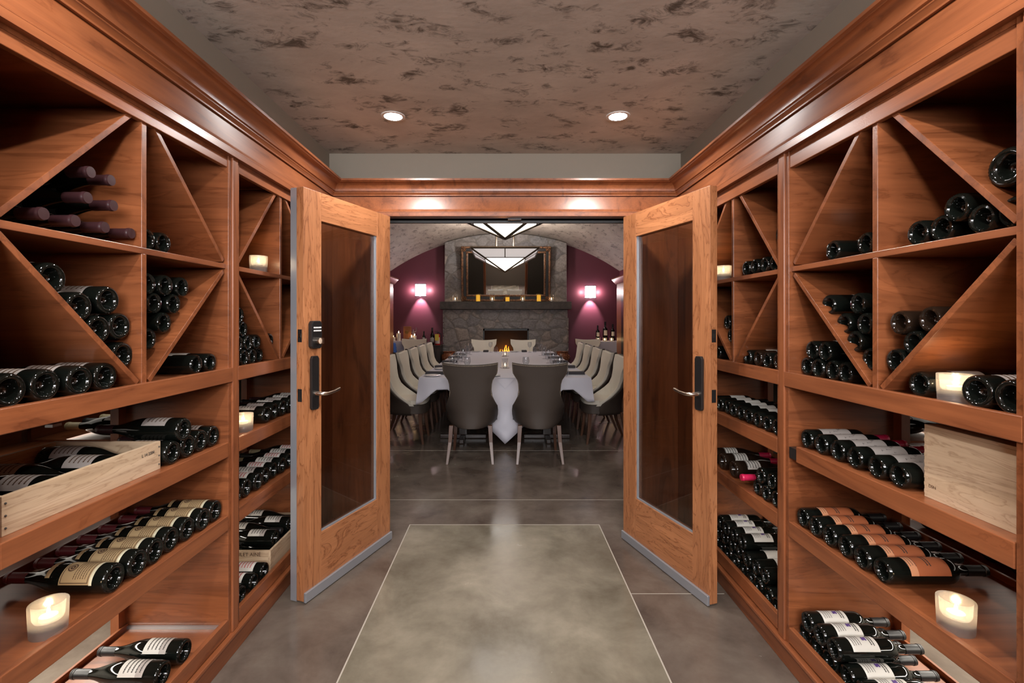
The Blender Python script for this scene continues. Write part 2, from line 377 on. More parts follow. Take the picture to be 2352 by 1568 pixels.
# cornice round three sides: profile of (projection inward, z)
def cornice(name, prof, mat, W=1.15, ye=YE):
    vs = []; n = len(prof)
    for d, z in prof:
        vs += [(-W+d, -2.0, z), (-W+d, ye-d, z), (W-d, ye-d, z), (W-d, -2.0, z)]
    fs = []
    for k in range(n):
        k2 = (k+1) % n
        for j in range(3): fs.append((k*4+j, k*4+j+1, k2*4+j+1, k2*4+j))
    fs.append(tuple(k*4 for k in range(n))); fs.append(tuple(k*4+3 for k in range(n))[::-1])
    return struct(name, MB().add(vs, fs), mat, smooth=30)
cornice('trim_8', [(-.03,2.112),(.014,2.112),(.014,2.136),(-.03,2.136)], M['cherry_y'])
cornice('trim_9', [(-.03,2.138),(.012,2.138),(.012,2.142),(.006,2.149),(.003,2.156),(.0,2.163),(.0,2.243),(-.03,2.243)], M['cherry_y'])
crown = [(-.03,2.246),(.010,2.246),(.010,2.252),(.016,2.262),(.022,2.266),(.022,2.272),(.030,2.274)]
for i in range(9):
    a = i/8; crown.append((.030+.048*(1-math.cos(a*PI/2)), 2.274+.048*math.sin(a*PI/2)))
crown += [(.082,2.326),(.090,2.328),(.090,2.340),(-.03,2.340)]
cornice('trim_10', crown, M['cherry_y'])

# ------------------------------------------------------------------ racks
XF = 1.15; XI = 1.17; XB = 1.62; XP = 1.585
Z = {-1: dict(mid=1.660, r1=1.2245, hb=2.064, t2=.914, t3=.608, t4=.172),
      1: dict(mid=1.6425, r1=1.213, hb=2.045, t2=.922, t3=.605, t4=.174)}
SN = {-1: 'left', 1: 'right'}
def sbox(mb, s, x0, x1, y0, y1, z0, z1): return mb.box(s*x0, s*x1, y0, y1, z0, z1)
def make_rack(s, y0, y1, yd, which, far_stile=True):
    """one bay of fixed wine bins from y0 to y1 with its centre divider at yd"""
    z = Z[s]; sd = SN[s]
    t = thing('wine_rack', f'{which} bay of the reddish wood wine rack on the {sd} wall', 'wine rack', (s*1.38, (y0+y1)/2, 0))
    ycl = y0+.02; ych = y1-.02
    zt, zf, zm = 2.12, z['r1']-.01, z['mid']
    obj('back_panel', sbox(MB(), s, XB, XB+.015, y0, y1, 1.06, zt), M['ply_y'], t)
    obj('top_panel', sbox(MB(), s, XI-.01, XB, y0+.02, y1-.02, zt-.02, zt), M['ply_x'], t)
    for a, b in ((y0, y0+.02), (y1-.02, y1)):
        obj('side_panel', sbox(MB(), s, XI-.012, XP if False else XB, a, b, .105, zt), M['ply_x'], t, bevel=.001)
    obj('bin_floor', sbox(MB(), s, XI, XB, y0+.02, y1-.02, zf-.018, zf), M['cherry_x'], t)
    obj('shelf', sbox(MB(), s, XI, XB, y0+.02, y1-.02, zm-.02, zm), M['cherry_y'], t, bevel=.0012)
    obj('divider', sbox(MB(), s, XI, XB, yd-.0105, yd+.0105, zf, zm-.02), M['ply_x'], t, bevel=.0012)
    obj('divider', sbox(MB(), s, XI, XB, yd-.0105, yd+.0105, zm, zt-.02), M['ply_x'], t, bevel=.0012)
    # diagonals: near cell / far cell, upper and lower
    def diag(ya, za, yb, zb, th=.017):
        d = Vector((yb-ya, zb-za)).normalized(); n = Vector((-d.y, d.x))*th/2
        poly = [(ya+n.x, za+n.y), (yb+n.x, zb+n.y), (yb-n.x, zb-n.y), (ya-n.x, za-n.y)]
        obj('diagonal_board', MB().prism(poly, 'x', s*(XI+.002), s*XB), M['ply_x'], t, bevel=.0012)
    e = .012
    ztop = zt-.02
    diag(ycl+e, zm+e, yd-.012-e*2, ztop-e); diag(ycl+e, zm-.02-e, yd-.012-e, zf+e)
    diag(yd+.012+e*2, ztop-e, ych-e, zm+e); diag(ych-e, zm-.02-e, yd+.012+e, zf+e)
    # front face boards
    obj('face_board', sbox(MB(), s, XI-.008, XI-.001 if False else XI+.012, y0+.0, y1, z['hb'], 2.112), M['cherry_y'], t, bevel=.002)
    obj('bin_rail', sbox(MB(), s, XI-.02, XI-.001, y0-.0, y1, z['r1']-.060, z['r1']), M['cherry_y'], t, bevel=.002)
    obj('rear_rail', sbox(MB(), s, XB-.03, XB-.012, y0+.02, y1-.02, 1.062, zf-.018), M['oak_y'], t, bevel=.001)
    # corner posts at the back and rear shelves behind the trays
    for a in (y0+.02, y1-.06):
        obj('rear_post', sbox(MB(), s, XB-.035, XB-.0, a, a+.04, .105, 1.062), M['cherry_z'], t, bevel=.001)
    obj('rear_panel', sbox(MB(), s, XB+.425, XB+.44, y0, y1, z['t3']-.03, 1.062), M['ply_y'], t)
    for zz in (z['t2']-.005, z['t3']-.005):
        obj('rear_shelf', sbox(MB(), s, XB+.005, XB+.42, y0, y1, zz-.018, zz), M['cherry_y'], t)
    # stile
    if far_stile:
        obj('face_stile', sbox(MB(), s, XF, XI+.02, y1, y1+.04, .106, 2.112), M['cherry_z'], t, bevel=.002)
    return t
# left: near bay 1.075-2.03, far bay 2.07-3.02 ; right 1.06-1.97, 2.01-2.96
make_rack(-1, 1.075, 2.025, 1.553, 'near'); make_rack(-1, 2.066, 3.0, 2.50, 'doorway')
make_rack(1, 1.065, 1.975, 1.515, 'near'); make_rack(1, 2.016, 2.95, 2.462, 'doorway')
make_rack(-1, .08, 1.034, .56, 'camera-side'); make_rack(1, .08, 1.024, .56, 'camera-side')
for s in (-1, 1):
    n = SN[s]
    kb = sbox(MB(), s, 1.157, 1.18, -1.9, YE, 0, .086)
    struct('baseboard_'+n, kb, M['cherry_y'], bevel=.002)
    kb = sbox(MB(), s, 1.138, 1.30, -1.9, YE, .088, .105)
    struct('trim_%d' % (11 if s < 0 else 12), kb, M['oak_y' if False else 'cherry_y'], bevel=.004)
    # filler between the last stile and the end wall
    ya = 3.04 if s < 0 else 2.99
    struct('trim_%d' % (13 if s < 0 else 14), sbox(MB(), s, 1.152, 1.2, ya, YE-.002, .106, 2.11), M['cherry_z'], bevel=.002)
    struct('trim_%d' % (15 if s < 0 else 16), sbox(MB(), s, 1.16, 1.2, -1.9, .06, .106, 2.11), M['cherry_z'], bevel=.002)

def make_tray(s, y0, y1, zt, label, drop=.005, depth=None, h=.062, xf=None, group=None):
    xf = xf or 1.152; xb = 1.575
    t = thing('pull_out_tray', label, 'shelf tray', (s*1.36, (y0+y1)/2, zt-.06))
    obj('front_rail', sbox(MB(), s, xf, xf+.02, y0, y1, zt-h, zt), M['cherry_y'], t, bevel=.0025)
    zd = zt-drop
    obj('deck', sbox(MB(), s, xf+.02, xb, y0+.003, y1-.003, zd-.016, zd), M['cherry_x'], t)
    obj('back_lip', sbox(MB(), s, xb, xb+.012, y0, y1, zd-.016, zd+.02), M['cherry_y'], t, bevel=.002)
    if drop > .02:
        for a, b in ((y0, y0+.01), (y1-.01, y1)):
            obj('slide', sbox(MB(), s, xf+.03, xb, a-.0, b, zd, zd+.012), M['steel'], t)
    return zd
DK = {}
for s, bays in ((-1, ((1.098, 2.003, 'near'), (2.089, 2.978, 'doorway'), (.105,1.01,'camera-side'))), (1, ((1.088, 1.953, 'near'), (2.039, 2.928, 'doorway'), (.105,1.0,'camera-side')))):
    for a, b, wn in bays:
        for lev, nm in (('t2','upper'), ('t3','middle'), ('t4','bottom')):
            aa, bb = a, (1.905 if (s > 0 and wn == 'near' and lev == 't2') else b)
            DK[(s, wn, lev)] = make_tray(s, aa, bb, Z[s][lev], f'{nm} pull-out tray of the {wn} bay, {SN[s]} wall', drop=.005 if lev != 't4' else .034, xf=1.157)
# metal catch under the left rear rail, slide end on the right upper tray
o = obj('rail_catch', MB().box(-1.60,-1.573,1.665,1.70,1.052,1.062), M['steel']); tag(rebase(o,(-1.585,1.68,1.057)), 'small metal catch under the rear rail of the left near bay', 'catch')
mb = MB().box(1.158,1.19,1.907,1.95,.866,.91)
o = obj('slide_bracket', mb, M['black_hardware']); tag(rebase(o,(1.17,1.93,.89)), 'dark metal slide bracket at the end of the right upper tray', 'bracket')

# ------------------------------------------------------------------ bottles
def prof_burg(r, L):
    return [(.0001,.036),(.008,.035),(.015,.031),(.021,.022),(.0245,.010),(r*.66,.003),(r*.76,0),(r*.90,.0008),(r*.985,.006),(r,.012),(r,.012+L*.12),(r,L*.40),
            (r*.99,L*.45),(r*.95,L*.50),(r*.86,L*.56),(r*.72,L*.62),(r*.56,L*.68),(r*.44,L*.735),(r*.38,L*.78),(.0148,L*.83),(.0142,L*.965),(.0155,L*.97),(.0155,L*.985),(.0142,L*.99),(.0142,L*.998),(.0001,L)]
def prof_bord(r, L):
    return [(.0001,.036),(.008,.035),(.015,.031),(.019,.022),(.0215,.010),(r*.66,.003),(r*.76,0),(r*.90,.0008),(r*.985,.006),(r,.012),(r,.012+L*.12),(r,L*.58),
            (r*.995,L*.605),(r*.96,L*.63),(r*.86,L*.66),(r*.68,L*.685),(r*.52,L*.70),(r*.43,L*.72),(.0150,L*.76),(.0142,L*.80),(.0142,L*.965),(.0155,L*.97),(.0155,L*.985),(.0142,L*.99),(.0142,L*.998),(.0001,L)]
def patch(r, rects, mb=None):
    """curved rectangles on a cylinder of radius r: (z0,z1,a0,a1) with angles in degrees round local +X"""
    mb = mb or MB()
    for z0, z1, a0, a1 in rects:
        n = max(1, int(abs(a1-a0)/9)); vs = []; fs = []
        for i in range(n+1):
            a = math.radians(a0+(a1-a0)*i/n)
            vs += [(r*math.cos(a), r*math.sin(a), z0), (r*math.cos(a), r*math.sin(a), z1), ((r-.0003)*math.cos(a), (r-.0003)*math.sin(a), z0), ((r-.0003)*math.cos(a), (r-.0003)*math.sin(a), z1)]
        for i in range(n):
            b = i*4; c = b+4
            fs += [(b, c, c+1, b+1), (b+2, b+3, c+3, c+2), (b, b+2, c+2, c), (b+1, c+1, c+3, b+3)]
        fs += [(0,1,3,2), (n*4, n*4+2, n*4+3, n*4+1)]
        mb.add(vs, fs)
    return mb
def disc(r, zc, ac, rad, mb, n=14, inner=0):
    vs = []; fs = []
    for k in range(n):
        t = 2*PI*k/n
        for q in (inner, 1):
            rr = rad*q; a = math.radians(ac)+rr*math.sin(t)/r
            vs.append((r*math.cos(a), r*math.sin(a), zc+rr*math.cos(t)))
    for k in range(n):
        j = (k+1) % n; fs.append((2*k, 2*j, 2*j+1, 2*k+1))
    mb.add(vs, fs); return mb
def script(r, z0, z1, a0, a1, rows, rng, mb, th=.9):
    """rows of short marks like printed words"""
    for i in range(rows):
        z = z0+(z1-z0)*(i+.5)/rows; a = a0+rng.random()*4
        while a < a1-3:
            wd = 2+rng.random()*6; e = min(a+wd, a1)
            patch(r, [(z-(z1-z0)/rows*.16*th, z+(z1-z0)/rows*.16*th, a, e)], mb); a = e+1.4
    return mb
BT = {}
def build_type(key, kind, r, L, glass, cap, lab, a0, a1, z0, z1, printer=None, extra=None, caplen=.20):
    P = prof_burg(r, L) if kind == 'burg' else prof_bord(r, L)
    body = MB().lathe(P, 64, knurl=(6,7,8)).mesh('wine_bottle', M[glass], smooth=50)
    capm = MB().lathe([(.0158,L*(1-caplen)),(.0158,L*.962),(.0172,L*.966),(.0172,L*.985),(.0160,L*.99),(.0158,L*1.003),(.0001,L*1.004)], 24).mesh('capsule', M[cap], smooth=40)
    d = dict(body=body, cap=capm, lab=None, prints=[], extra=[], L=L, r=r)
    if lab: d['lab'] = patch(r+.0005, [(z0, z1, a0, a1)]).mesh('label', M[lab], smooth=30)
    for rect, mt in (extra or []): d['extra'].append(patch(r+.0007, [rect]).mesh('label_band', M[mt], smooth=30))
    for fn, mt in (printer or []):
        mb = MB(); fn(r+.0011, mb); d['prints'].append(mb.mesh('label_print', M[mt]))
    BT[key] = d
rg = random.Random(3)
def pr_tan(r, mb):
    patch(r, [(.048,.050,-58,58),(.128,.130,-58,58),(.048,.130,-60,-57),(.048,.130,57,60)], mb)
    disc(r, .112, 0, .013, mb, inner=.72); disc(r, .112, 0, .007, mb, inner=.3)
    script(r, .055,.097,-46,46,6, rg, mb)
def pr_rows(r, mb): script(r, .055,.125,-40,40,5, rg, mb)
def pr_twigs(r, mb):
    for k in range(14):
        z = .055+rg.random()*.09; a = -50+rg.random()*90
        patch(r, [(z, z+.0007+rg.random()*.001, a, a+4+rg.random()*16)], mb)
        patch(r, [(z, z+.006+rg.random()*.012, a+3, a+3.9)], mb)
def pr_grape(r, mb):
    for k in range(11): disc(r, .108+rg.uniform(-.008,.008), -4+rg.uniform(-12,12), .0036, mb, 8)
def pr_serif(r, mb):
    script(r, .118,.135,-30,34,2, rg, mb, 1.3); script(r, .056,.09,-34,34,4, rg, mb, .6)
def pr_y(r, mb): script(r, .052,.12,112,150,6, rg, mb, .7); patch(r, [(.095,.115,116+2.2*k,117.2+2.2*k) for k in range(7)], mb)
build_type('tan','burg',.0425,.325,'bottle_glass','cap_maroon','lab_tan',-66,66,.044,.134,[(pr_tan,'ink_brown')],extra=[((.036,.0445,-68,68),'lab_cream'),((.165,.178,-40,40),'lab_tan')])
build_type('tanback','burg',.0425,.325,'bottle_glass','cap_maroon','lab_tan',-66,66,.044,.134,[(pr_tan,'ink_brown'),(pr_y,'ink_brown')],extra=[((.036,.0445,-68,68),'lab_cream'),((.165,.178,-40,40),'lab_tan'),((.05,.125,108,158),'lab_yellow')])
build_type('burg','burg',.042,.32,'bottle_glass','cap_plum','lab_grey',-60,60,.05,.135,[(pr_rows,'ink_brown')])
build_type('burgw','burg',.042,.32,'bottle_glass','cap_black','lab_white',-55,55,.05,.135,[(pr_rows,'ink')],extra=[((.05,.075,-55,55),'lab_grey')])
build_type('burgn','burg',.040,.31,'bottle_glass','cap_plum','lab_white',-34,34,.085,.15,[(pr_rows,'ink_brown')])
build_type('bord','bord',.0372,.305,'bottle_glass','cap_black','lab_white',-45,45,.09,.17)
build_type('bordd','bord',.0372,.305,'bottle_brown','cap_plum','lab_grey',-50,50,.085,.17)
build_type('orange','bord',.0385,.325,'bottle_glass','cap_black','lab_orange',-75,75,.085,.185,[(pr_serif,'ink')],extra=[((.062,.0855,-75,75),'lab_peach'),((.05,.11,-128,-96),'lab_grey')])
build_type('grape','bord',.0378,.315,'bottle_glass','cap_black','lab_white',-62,62,.05,.145,[(pr_grape,'ink_purple'),(pr_serif,'ink')])
build_type('pink','bord',.0378,.32,'bottle_glass','cap_pink','lab_grey',-62,62,.05,.16,[(pr_twigs,'ink')])
build_type('pinkw','burg',.043,.33,'bottle_brown','cap_pink','lab_white',-50,50,.06,.13,[(pr_rows,'ink')])
build_type('cream','burg',.041,.315,'bottle_glass','cap_cream','lab_white',-60,60,.045,.13,[(pr_rows,'ink_red')])
build_type('fat','burg',.047,.34,'bottle_glass','cap_plum','lab_grey',-50,50,.06,.14)
DESC = {'tan':'tan-labelled bottle','tanback':'tan-labelled bottle','burg':'grey-labelled bottle','burgw':'white-labelled bottle',
        'burgn':'neck-out plum-capped bottle','bord':'slim dark bottle','bordd':'slim brown bottle','orange':'orange-labelled bottle','grape':'grape-labelled bottle',
        'pink':'pink-capped bottle','pinkw':'brown-black bottle','cream':'cream-labelled bottle','fat':'wide dark wine bottle'}
def put_bottle(key, base, zdir, up, label, group, cat='wine bottle'):
    d = BT[key]; zd = Vector(zdir).normalized(); u = Vector(up); u = (u-zd*u.dot(zd)).normalized(); v = zd.cross(u)
    mat = Matrix((( u.x, v.x, zd.x, base[0]), (u.y, v.y, zd.y, base[1]), (u.z, v.z, zd.z, base[2]), (0,0,0,1)))
    o = bpy.data.objects.new('wine_bottle', d['body']); COL.objects.link(o); o.matrix_world = mat
    o.location = base; o.rotation_mode = 'XYZ'; o.rotation_euler = mat.to_euler()
    tag(o, label, cat, group)
    link('capsule', d['cap'], o)
    if d['lab']:
        l = link('label', d['lab'], o)
        for e in d['extra']: link('label_band', e, l)
        for p in d['prints']: link('label_print', p, l)
    return o
def lie(s, key, x, y, z, label, group, rev=False, roll=None):
    roll = random.uniform(-25, 25) if roll is None else roll
    a = math.radians(roll); up = (0, -math.sin(a), math.cos(a))
    if not rev: return put_bottle(key, (s*x, y, z), (s,0,0), up, label, group)
    return put_bottle(key, (s*(x+BT[key]['L']), y, z), (-s,0,0), up, label, group)
def row(s, key, x, ys, z, where, group, rev=False, roll=None, lay='', seq=None):
    """ys in metres from far to near or any order; label counts from the doorway"""
    order = sorted(range(len(ys)), key=lambda i: -ys[i])
    for n, i in enumerate(order):
        k = key if isinstance(key, str) else key[i % len(key)]
        if len(ys) == 1: pos = 'single one'
        elif n == len(ys)-1: pos = 'farthest from the doorway'
        elif n == 0: pos = 'nearest the doorway'
        else: pos = ORD[n]+' from the doorway'
        lb = f"{DESC[k]}, {pos}, {lay+', ' if lay else ''}{where}"
        if len(ys) == 1: lb = f"{DESC[k]}, {lay+', ' if lay else ''}{where}"
        zz = z[i] if isinstance(z, (list, tuple)) else z
        xx = x if random.random() < 0 else x+random.uniform(-.006, .006)
        lie(s, k, xx, ys[i], zz, lb, group, rev, roll)
# --- left near bay
Lm, Lf = Z[-1]['mid'], Z[-1]['r1']-.01
G = 'neck-out bottles in the left upper bin'
w_ = 'left near bay upper bin'
for lay, ys, dz in (('bottom layer',[1.52,1.419,1.325,1.235],.041),('second layer',[1.455,1.36],.114),('top layer',[1.452,1.372],.19)):
    row(-1,'burgn',1.19,ys,Lm+dz,w_,G,rev=True,roll=10,lay=lay)
row(-1,'bord',1.20,[1.618,1.694],Lm+.038,'left near bay upper bin beside divider','base-out pair in the left upper bin')
G = 'bottles on the diagonal of the left lower bin'
for key, y, z, tx in (('burg',1.272,1.538,'topmost'),('burg',1.354,1.464,'third from the top'),('burg',1.452,1.487,'second from the top'),('burg',1.418,1.398,'fourth from the top'),
               ('burg',1.496,1.407,'against the divider'),('burg',1.507,1.315,'lowest')):
    lie(-1,key,1.20,y,z,f'grey-labelled bottle, {tx} on the diagonal, left near bay lower bin',G,roll=5)
row(-1,'burg',1.19,[1.154,1.2476,1.339,1.428],Lf+.043,'left near bay bin rail','bottles along the left bin rail',roll=5)
G = 'bottles wedged by the divider, left near bay'
for lay, ys, z in (('top layer',[1.612,1.69,1.782],1.548),('second layer',[1.645,1.738],1.484),('third layer',[1.69],1.416),('bottom layer',[1.612],1.362)):
    row(-1,'bord',1.20,ys,z,'left near bay V bin',G,lay=lay)
row(-1,'bord',1.20,[1.866,1.955],Lf+.038,'left near bay bin floor beside post','pair beside the left post')
d2 = DK[(-1,'near','t2')]; d3 = DK[(-1,'near','t3')]; d4 = DK[(-1,'near','t4')]
row(-1,'burg',1.185,[1.715,1.80,1.88,1.955],d2+.043,'left near bay upper tray','bottles beyond the wooden crate',lay='bottom layer',roll=0)
row(-1,'burg',1.175,[1.765],d2+.114,'on top of the left upper tray row','bottles beyond the wooden crate',roll=0)
row(-1,['tan','tan','tan','tan','tan','tan'],1.18,[1.957,1.872,1.787,1.702,1.617,1.537],d3+.043,'left near bay middle tray','tan-labelled bottles on the left middle tray',roll=8)
lie(-1,'tanback',1.18,1.45,d3+.043,'nearest tan-labelled burgundy bottle with yellow back label, left middle tray','tan-labelled bottles on the left middle tray',roll=22)
row(-1,'burgw',1.205,[1.80,1.685],d4+.043,'left near bay bottom tray','pair on the left bottom tray',roll=12)
row(-1,'bord',1.66,[1.32,1.24,1.15],d2+.038,'behind the left near bay upper tray','bottles behind the left upper tray')
# --- left doorway bay
G = 'heaped bottles in the left doorway bin'
for lay, ys, dz in (('bottom layer',[2.13,2.204,2.278,2.352],.038),('second layer',[2.167,2.241,2.315],.103),('third layer',[2.13,2.204],.168),('top layer',[2.167],.233)):
    row(-1,'bord',1.20,ys,Lf+dz,'left doorway bay lower bin',G,lay=lay)
lie(-1,'bord',1.20,2.448,Lf+.105,'slim dark bottle alone beyond the diagonal, left doorway bay bin','bottle beyond the left doorway diagonal')
d2 = DK[(-1,'doorway','t2')]; d3 = DK[(-1,'doorway','t3')]; d4 = DK[(-1,'doorway','t4')]
row(-1,['burgw','burg'],1.19,[2.395,2.482,2.57,2.657,2.744,2.831],d2+.043,'left doorway bay upper tray','bottles on the left doorway upper tray')
row(-1,['cream','burgw'],1.64,[2.14,2.23,2.32,2.41,2.5],d2+.043,'behind the left doorway upper tray','bottles behind the left doorway upper tray')
row(-1,['cream','burgw'],1.19,[2.14,2.225,2.31,2.395,2.48,2.565,2.65,2.735,2.82],d3+.043,'left doorway bay middle tray','bottles on the left doorway middle tray',roll=4)
row(-1,['burg','cream'],1.64,[2.14,2.225,2.31,2.395,2.48],d3+.043,'behind the left doorway middle tray','bottles behind the left doorway middle tray')
row(-1,'cream',1.19,[2.17,2.27,2.372],d4+.043,'left doorway bay bottom tray','bottles on the left doorway bottom tray',roll=4)
# --- right near bay
Rm, Rf = Z[1]['mid'], Z[1]['r1']-.01
row(1,'fat',1.19,[1.143],1.792,'on the right near bay upper diagonal','bottles on the right upper diagonal')
row(1,'bord',1.20,[1.40,1.325],Rm+.038,'right near bay upper bin shelf beside divider','bottles on the right upper shelf')
row(1,'bord',1.19,[1.198,1.12],Rm+.038,'right near bay upper bin shelf by rail','bottles on the right upper shelf')
lie(1,'bord',1.185,1.260,Rm+.080,'slim dark bottle resting across two others, right near bay upper bin','bottles on the right upper shelf')
row(1,'bord',1.20,[1.757],Rm+.038,'right near bay upper far bin beyond label','pair in the right upper far bin',roll=0)
lie(1,'bord',1.195,1.592,Rm+.038,'slim dark bottle against the divider, right near bay upper far bin','pair in the right upper far bin')
G = 'bottles on the diagonal of the right far bin'
for lay, ys, z in (('top layer',[1.775,1.64],1.482),('second layer',[1.705,1.598],1.413),('third layer',[1.64],1.352),('bottom layer',[1.576],1.298)):
    row(1,'bord',1.20,ys,z,'right near bay V bin',G,lay=lay)
G = 'stacked bottles by the right post'
row(1,'bord',1.20,[1.915,1.838,1.762],Rf+.038,'right near bay bin rail by post',G,lay='bottom layer')
row(1,'bord',1.20,[1.688],Rf+.038,'right near bay bin rail under diagonal',G)
row(1,'bord',1.20,[1.877,1.80],Rf+.104,'right near bay bin rail by post',G,lay='upper layer')
G = 'bottles on the diagonal of the right near bin'
for y, z, tx in ((1.447,1.418,'upper, against the divider'),(1.345,1.428,'upper, on the board'),(1.398,1.358,'middle'),(1.462,1.302,'lowest')):
    lie(1,'bordd' if z > 1.4 else 'bord',1.19,y,z,f'dark bottle, {tx}, right near bay lower bin diagonal',G)
row(1,'bord',1.20,[1.387],Rf+.038,'beyond the candle on right bin rail','bottles along the right bin rail',roll=0)
row(1,'burg',1.185,[1.21,1.122],Rf+.043,'nearer than the candle on right bin rail','bottles along the right bin rail',roll=10)
e2 = DK[(1,'near','t2')]; e3 = DK[(1,'near','t3')]; e4 = DK[(1,'near','t4')]
row(1,'pink',1.19,[1.895,1.81,1.725,1.636,1.535,1.452],e2+.0385,'right near bay upper tray','pink-capped bottles beside the wooden case',roll=8)
row(1,'orange',1.178,[1.905,1.824,1.745,1.665,1.585,1.505],e3+.039,'right near bay middle tray','orange-labelled bottles on the right middle tray',roll=10)
row(1,['burgw','bord','bord','burg'],1.655,[1.89,1.805,1.72,1.635,1.55,1.465,1.38],e3+.043,'behind the right near bay middle tray','bottles behind the right middle tray',roll=0)
row(1,'grape',1.19,[1.91,1.833,1.756,1.679,1.602,1.525,1.448],e4+.0385,'right near bay bottom tray','grape-labelled bottles on the right bottom tray',roll=6,lay='lower layer')
row(1,'grape',1.178,[1.872,1.795,1.718],e4+.1055,'right near bay bottom tray','grape-labelled bottles on the right bottom tray',roll=6,lay='upper layer')
# --- right doorway bay
row(1,'bord',1.20,[2.378,2.296,2.22,2.144],Rm+.038,'right doorway bay upper bin shelf','bottles on the right doorway shelf')
row(1,'bord',1.20,[2.085],Rm+.158,'above the right doorway bay diagonal','bottle above the right doorway diagonal')
row(1,['bord','bordd'],1.20,[2.375,2.29,2.195,2.115],Rf+.038,'right doorway bay bin rail','bottles along the right doorway bin rail')
row(1,'bord',1.20,[2.60,2.562],[1.412,1.342],'right doorway bay far V bin','pair in the right doorway V bin')
row(1,'bord',1.20,[2.70],Rf+.038,'right doorway bay far bin floor','bottle on the right doorway far bin floor')
f2 = DK[(1,'doorway','t2')]; f3 = DK[(1,'doorway','t3')]; f4 = DK[(1,'doorway','t4')]
row(1,['bord','orange'][0:1],1.19,[2.10,2.18,2.26,2.34,2.42,2.50,2.58,2.66,2.74],f2+.038,'right doorway bay upper tray','bottles on the right doorway upper tray',roll=0)
row(1,['burg','bord'],1.65,[2.13,2.23,2.33],f2+.043,'behind the right doorway upper tray','bottles behind the right doorway upper tray')
row(1,'pinkw',1.19,[2.505,2.645,2.76],f3+.044,'right doorway bay middle tray','wide bottles on the right doorway middle tray',roll=25)
lie(1,'pinkw',1.172,2.375,f3+.044,'neck-out bottle with crimson capsule on the right doorway middle tray','wide bottles on the right doorway middle tray',rev=True)
row(1,'bord',1.185,[2.255,2.18,2.105],f3+.038,'right doorway bay middle tray',"stack on the right doorway middle tray",lay='lower layer')
row(1,'bord',1.185,[2.2175,2.1425],f3+.104,'right doorway bay middle tray',"stack on the right doorway middle tray",lay='upper layer')
G = 'stacked bottles on the right doorway bottom tray'
ys0 = [2.09+.078*i for i in range(9)]
row(1,'bord',1.19,ys0,f4+.038,'right doorway bay bottom tray',G,lay='lower layer')
row(1,'bord',1.19,[y+.039 for y in ys0[1:8]],f4+.1055,'right doorway bay bottom tray',G,lay='second layer')
row(1,'grape',1.18,[y for y in ys0[4:8]],f4+.173,'right doorway bay bottom tray',G,lay='top layer',roll=6)

# ------------------------------------------------------------------ crates and case
def text(body, size, mat, parent, loc, rot, name='printed_text', ext=.0003):
    c = bpy.data.curves.new(name, 'FONT'); c.body = body; c.size = size; c.extrude = ext; c.align_x = 'CENTER'; c.align_y = 'CENTER'
    c.materials.append(mat); o = bpy.data.objects.new(name, c); COL.objects.link(o)
    bpy.context.view_layer.update(); dg = bpy.context.evaluated_depsgraph_get(); me = bpy.data.meshes.new_from_object(o.evaluated_get(dg)); bpy.data.objects.remove(o)
    o = link(name, me, parent); o.location = loc; o.rotation_euler = rot; return o
def crate(s, x0, x1, y0, y1, z0, h, label, th=.012, lid=False):
    t = thing('wooden_crate', label, 'crate', (s*(x0+x1)/2, (y0+y1)/2, z0))
    obj('front_board', sbox(MB(), s, x0, x0+th, y0, y1, z0, z0+h), M['pine_y'], t, bevel=.001)
    obj('rear_board', sbox(MB(), s, x1-th, x1, y0, y1, z0, z0+h), M['pine_y'], t, bevel=.001)
    obj('end_board', sbox(MB(), s, x0+th, x1-th, y0, y0+th, z0, z0+h), M['pine_x'], t, bevel=.001)
    obj('end_board', sbox(MB(), s, x0+th, x1-th, y1-th, y1, z0, z0+h), M['pine_x'], t, bevel=.001)
    obj('bottom_board', sbox(MB(), s, x0+th, x1-th, y0+th, y1-th, z0, z0+.008), M['pine_y'], t)
    if lid: obj('lid', sbox(MB(), s, x0, x1, y0, y1, z0+h, z0+h+.009), M['pine_y'], t, bevel=.001)
    return t
zd = DK[(-1,'near','t2')]
c1 = crate(-1, 1.20, 1.566, 1.142, 1.668, zd, .096, 'open pale pine crate of bottles on the left upper tray')
nl = MB()
for yy in (1.150, 1.660):
    for zz in (.018,.048,.078): nl.sphere((-1.1995, yy, zd+zz), .0028, 8, 6)
obj('nail_heads', nl, M['ink'], c1)
text('L 14 2204', .014, M['ink'], c1, (1.383-1.1993, 1.61-1.405, .066), (PI/2, 0, PI/2))
for i, y in enumerate([1.205, 1.303, 1.40, 1.497, 1.598]):
    lie(-1,'burg',1.216,y,zd+.0525,f'grey-labelled bottle inside the left pine crate, {ORD[4-i]} from the doorway','bottles inside the left pine crate',rev=(i%2==0),roll=10)
zd = DK[(-1,'doorway','t4')]
c2 = crate(-1, 1.20, 1.56, 2.452, 2.94, zd, .105, 'open pine crate with stamped end on the left bottom tray by doorway')
text('BOULET AINÉ', .026, M['ink_brown'], c2, (0.05, 2.4515-2.696, .085), (PI/2, 0, 0))
for i, y in enumerate([2.51, 2.597, 2.684, 2.771, 2.858]):
    lie(-1,'burgw' if i % 2 else 'burg',1.215,y,zd+.052,f'bottle inside the stamped crate by the doorway, {ORD[4-i]} from the doorway','bottles inside the stamped crate',rev=(i%2==0),roll=0)
for i, y in enumerate([2.5535,2.6405,2.7275,2.8145]):
    lie(-1,'burgw',1.22+.01*(i % 2),y,zd+.125,f'bottle on top in the stamped crate, {ORD[3-i]} from the doorway','bottles inside the stamped crate',rev=(i%2==1),roll=0)
zd = DK[(1,'near','t2')]
c3 = crate(1, 1.215, 1.55, 1.10, 1.388, zd, .20, 'closed pale wooden wine case on the right upper tray', lid=True)
jn = MB()
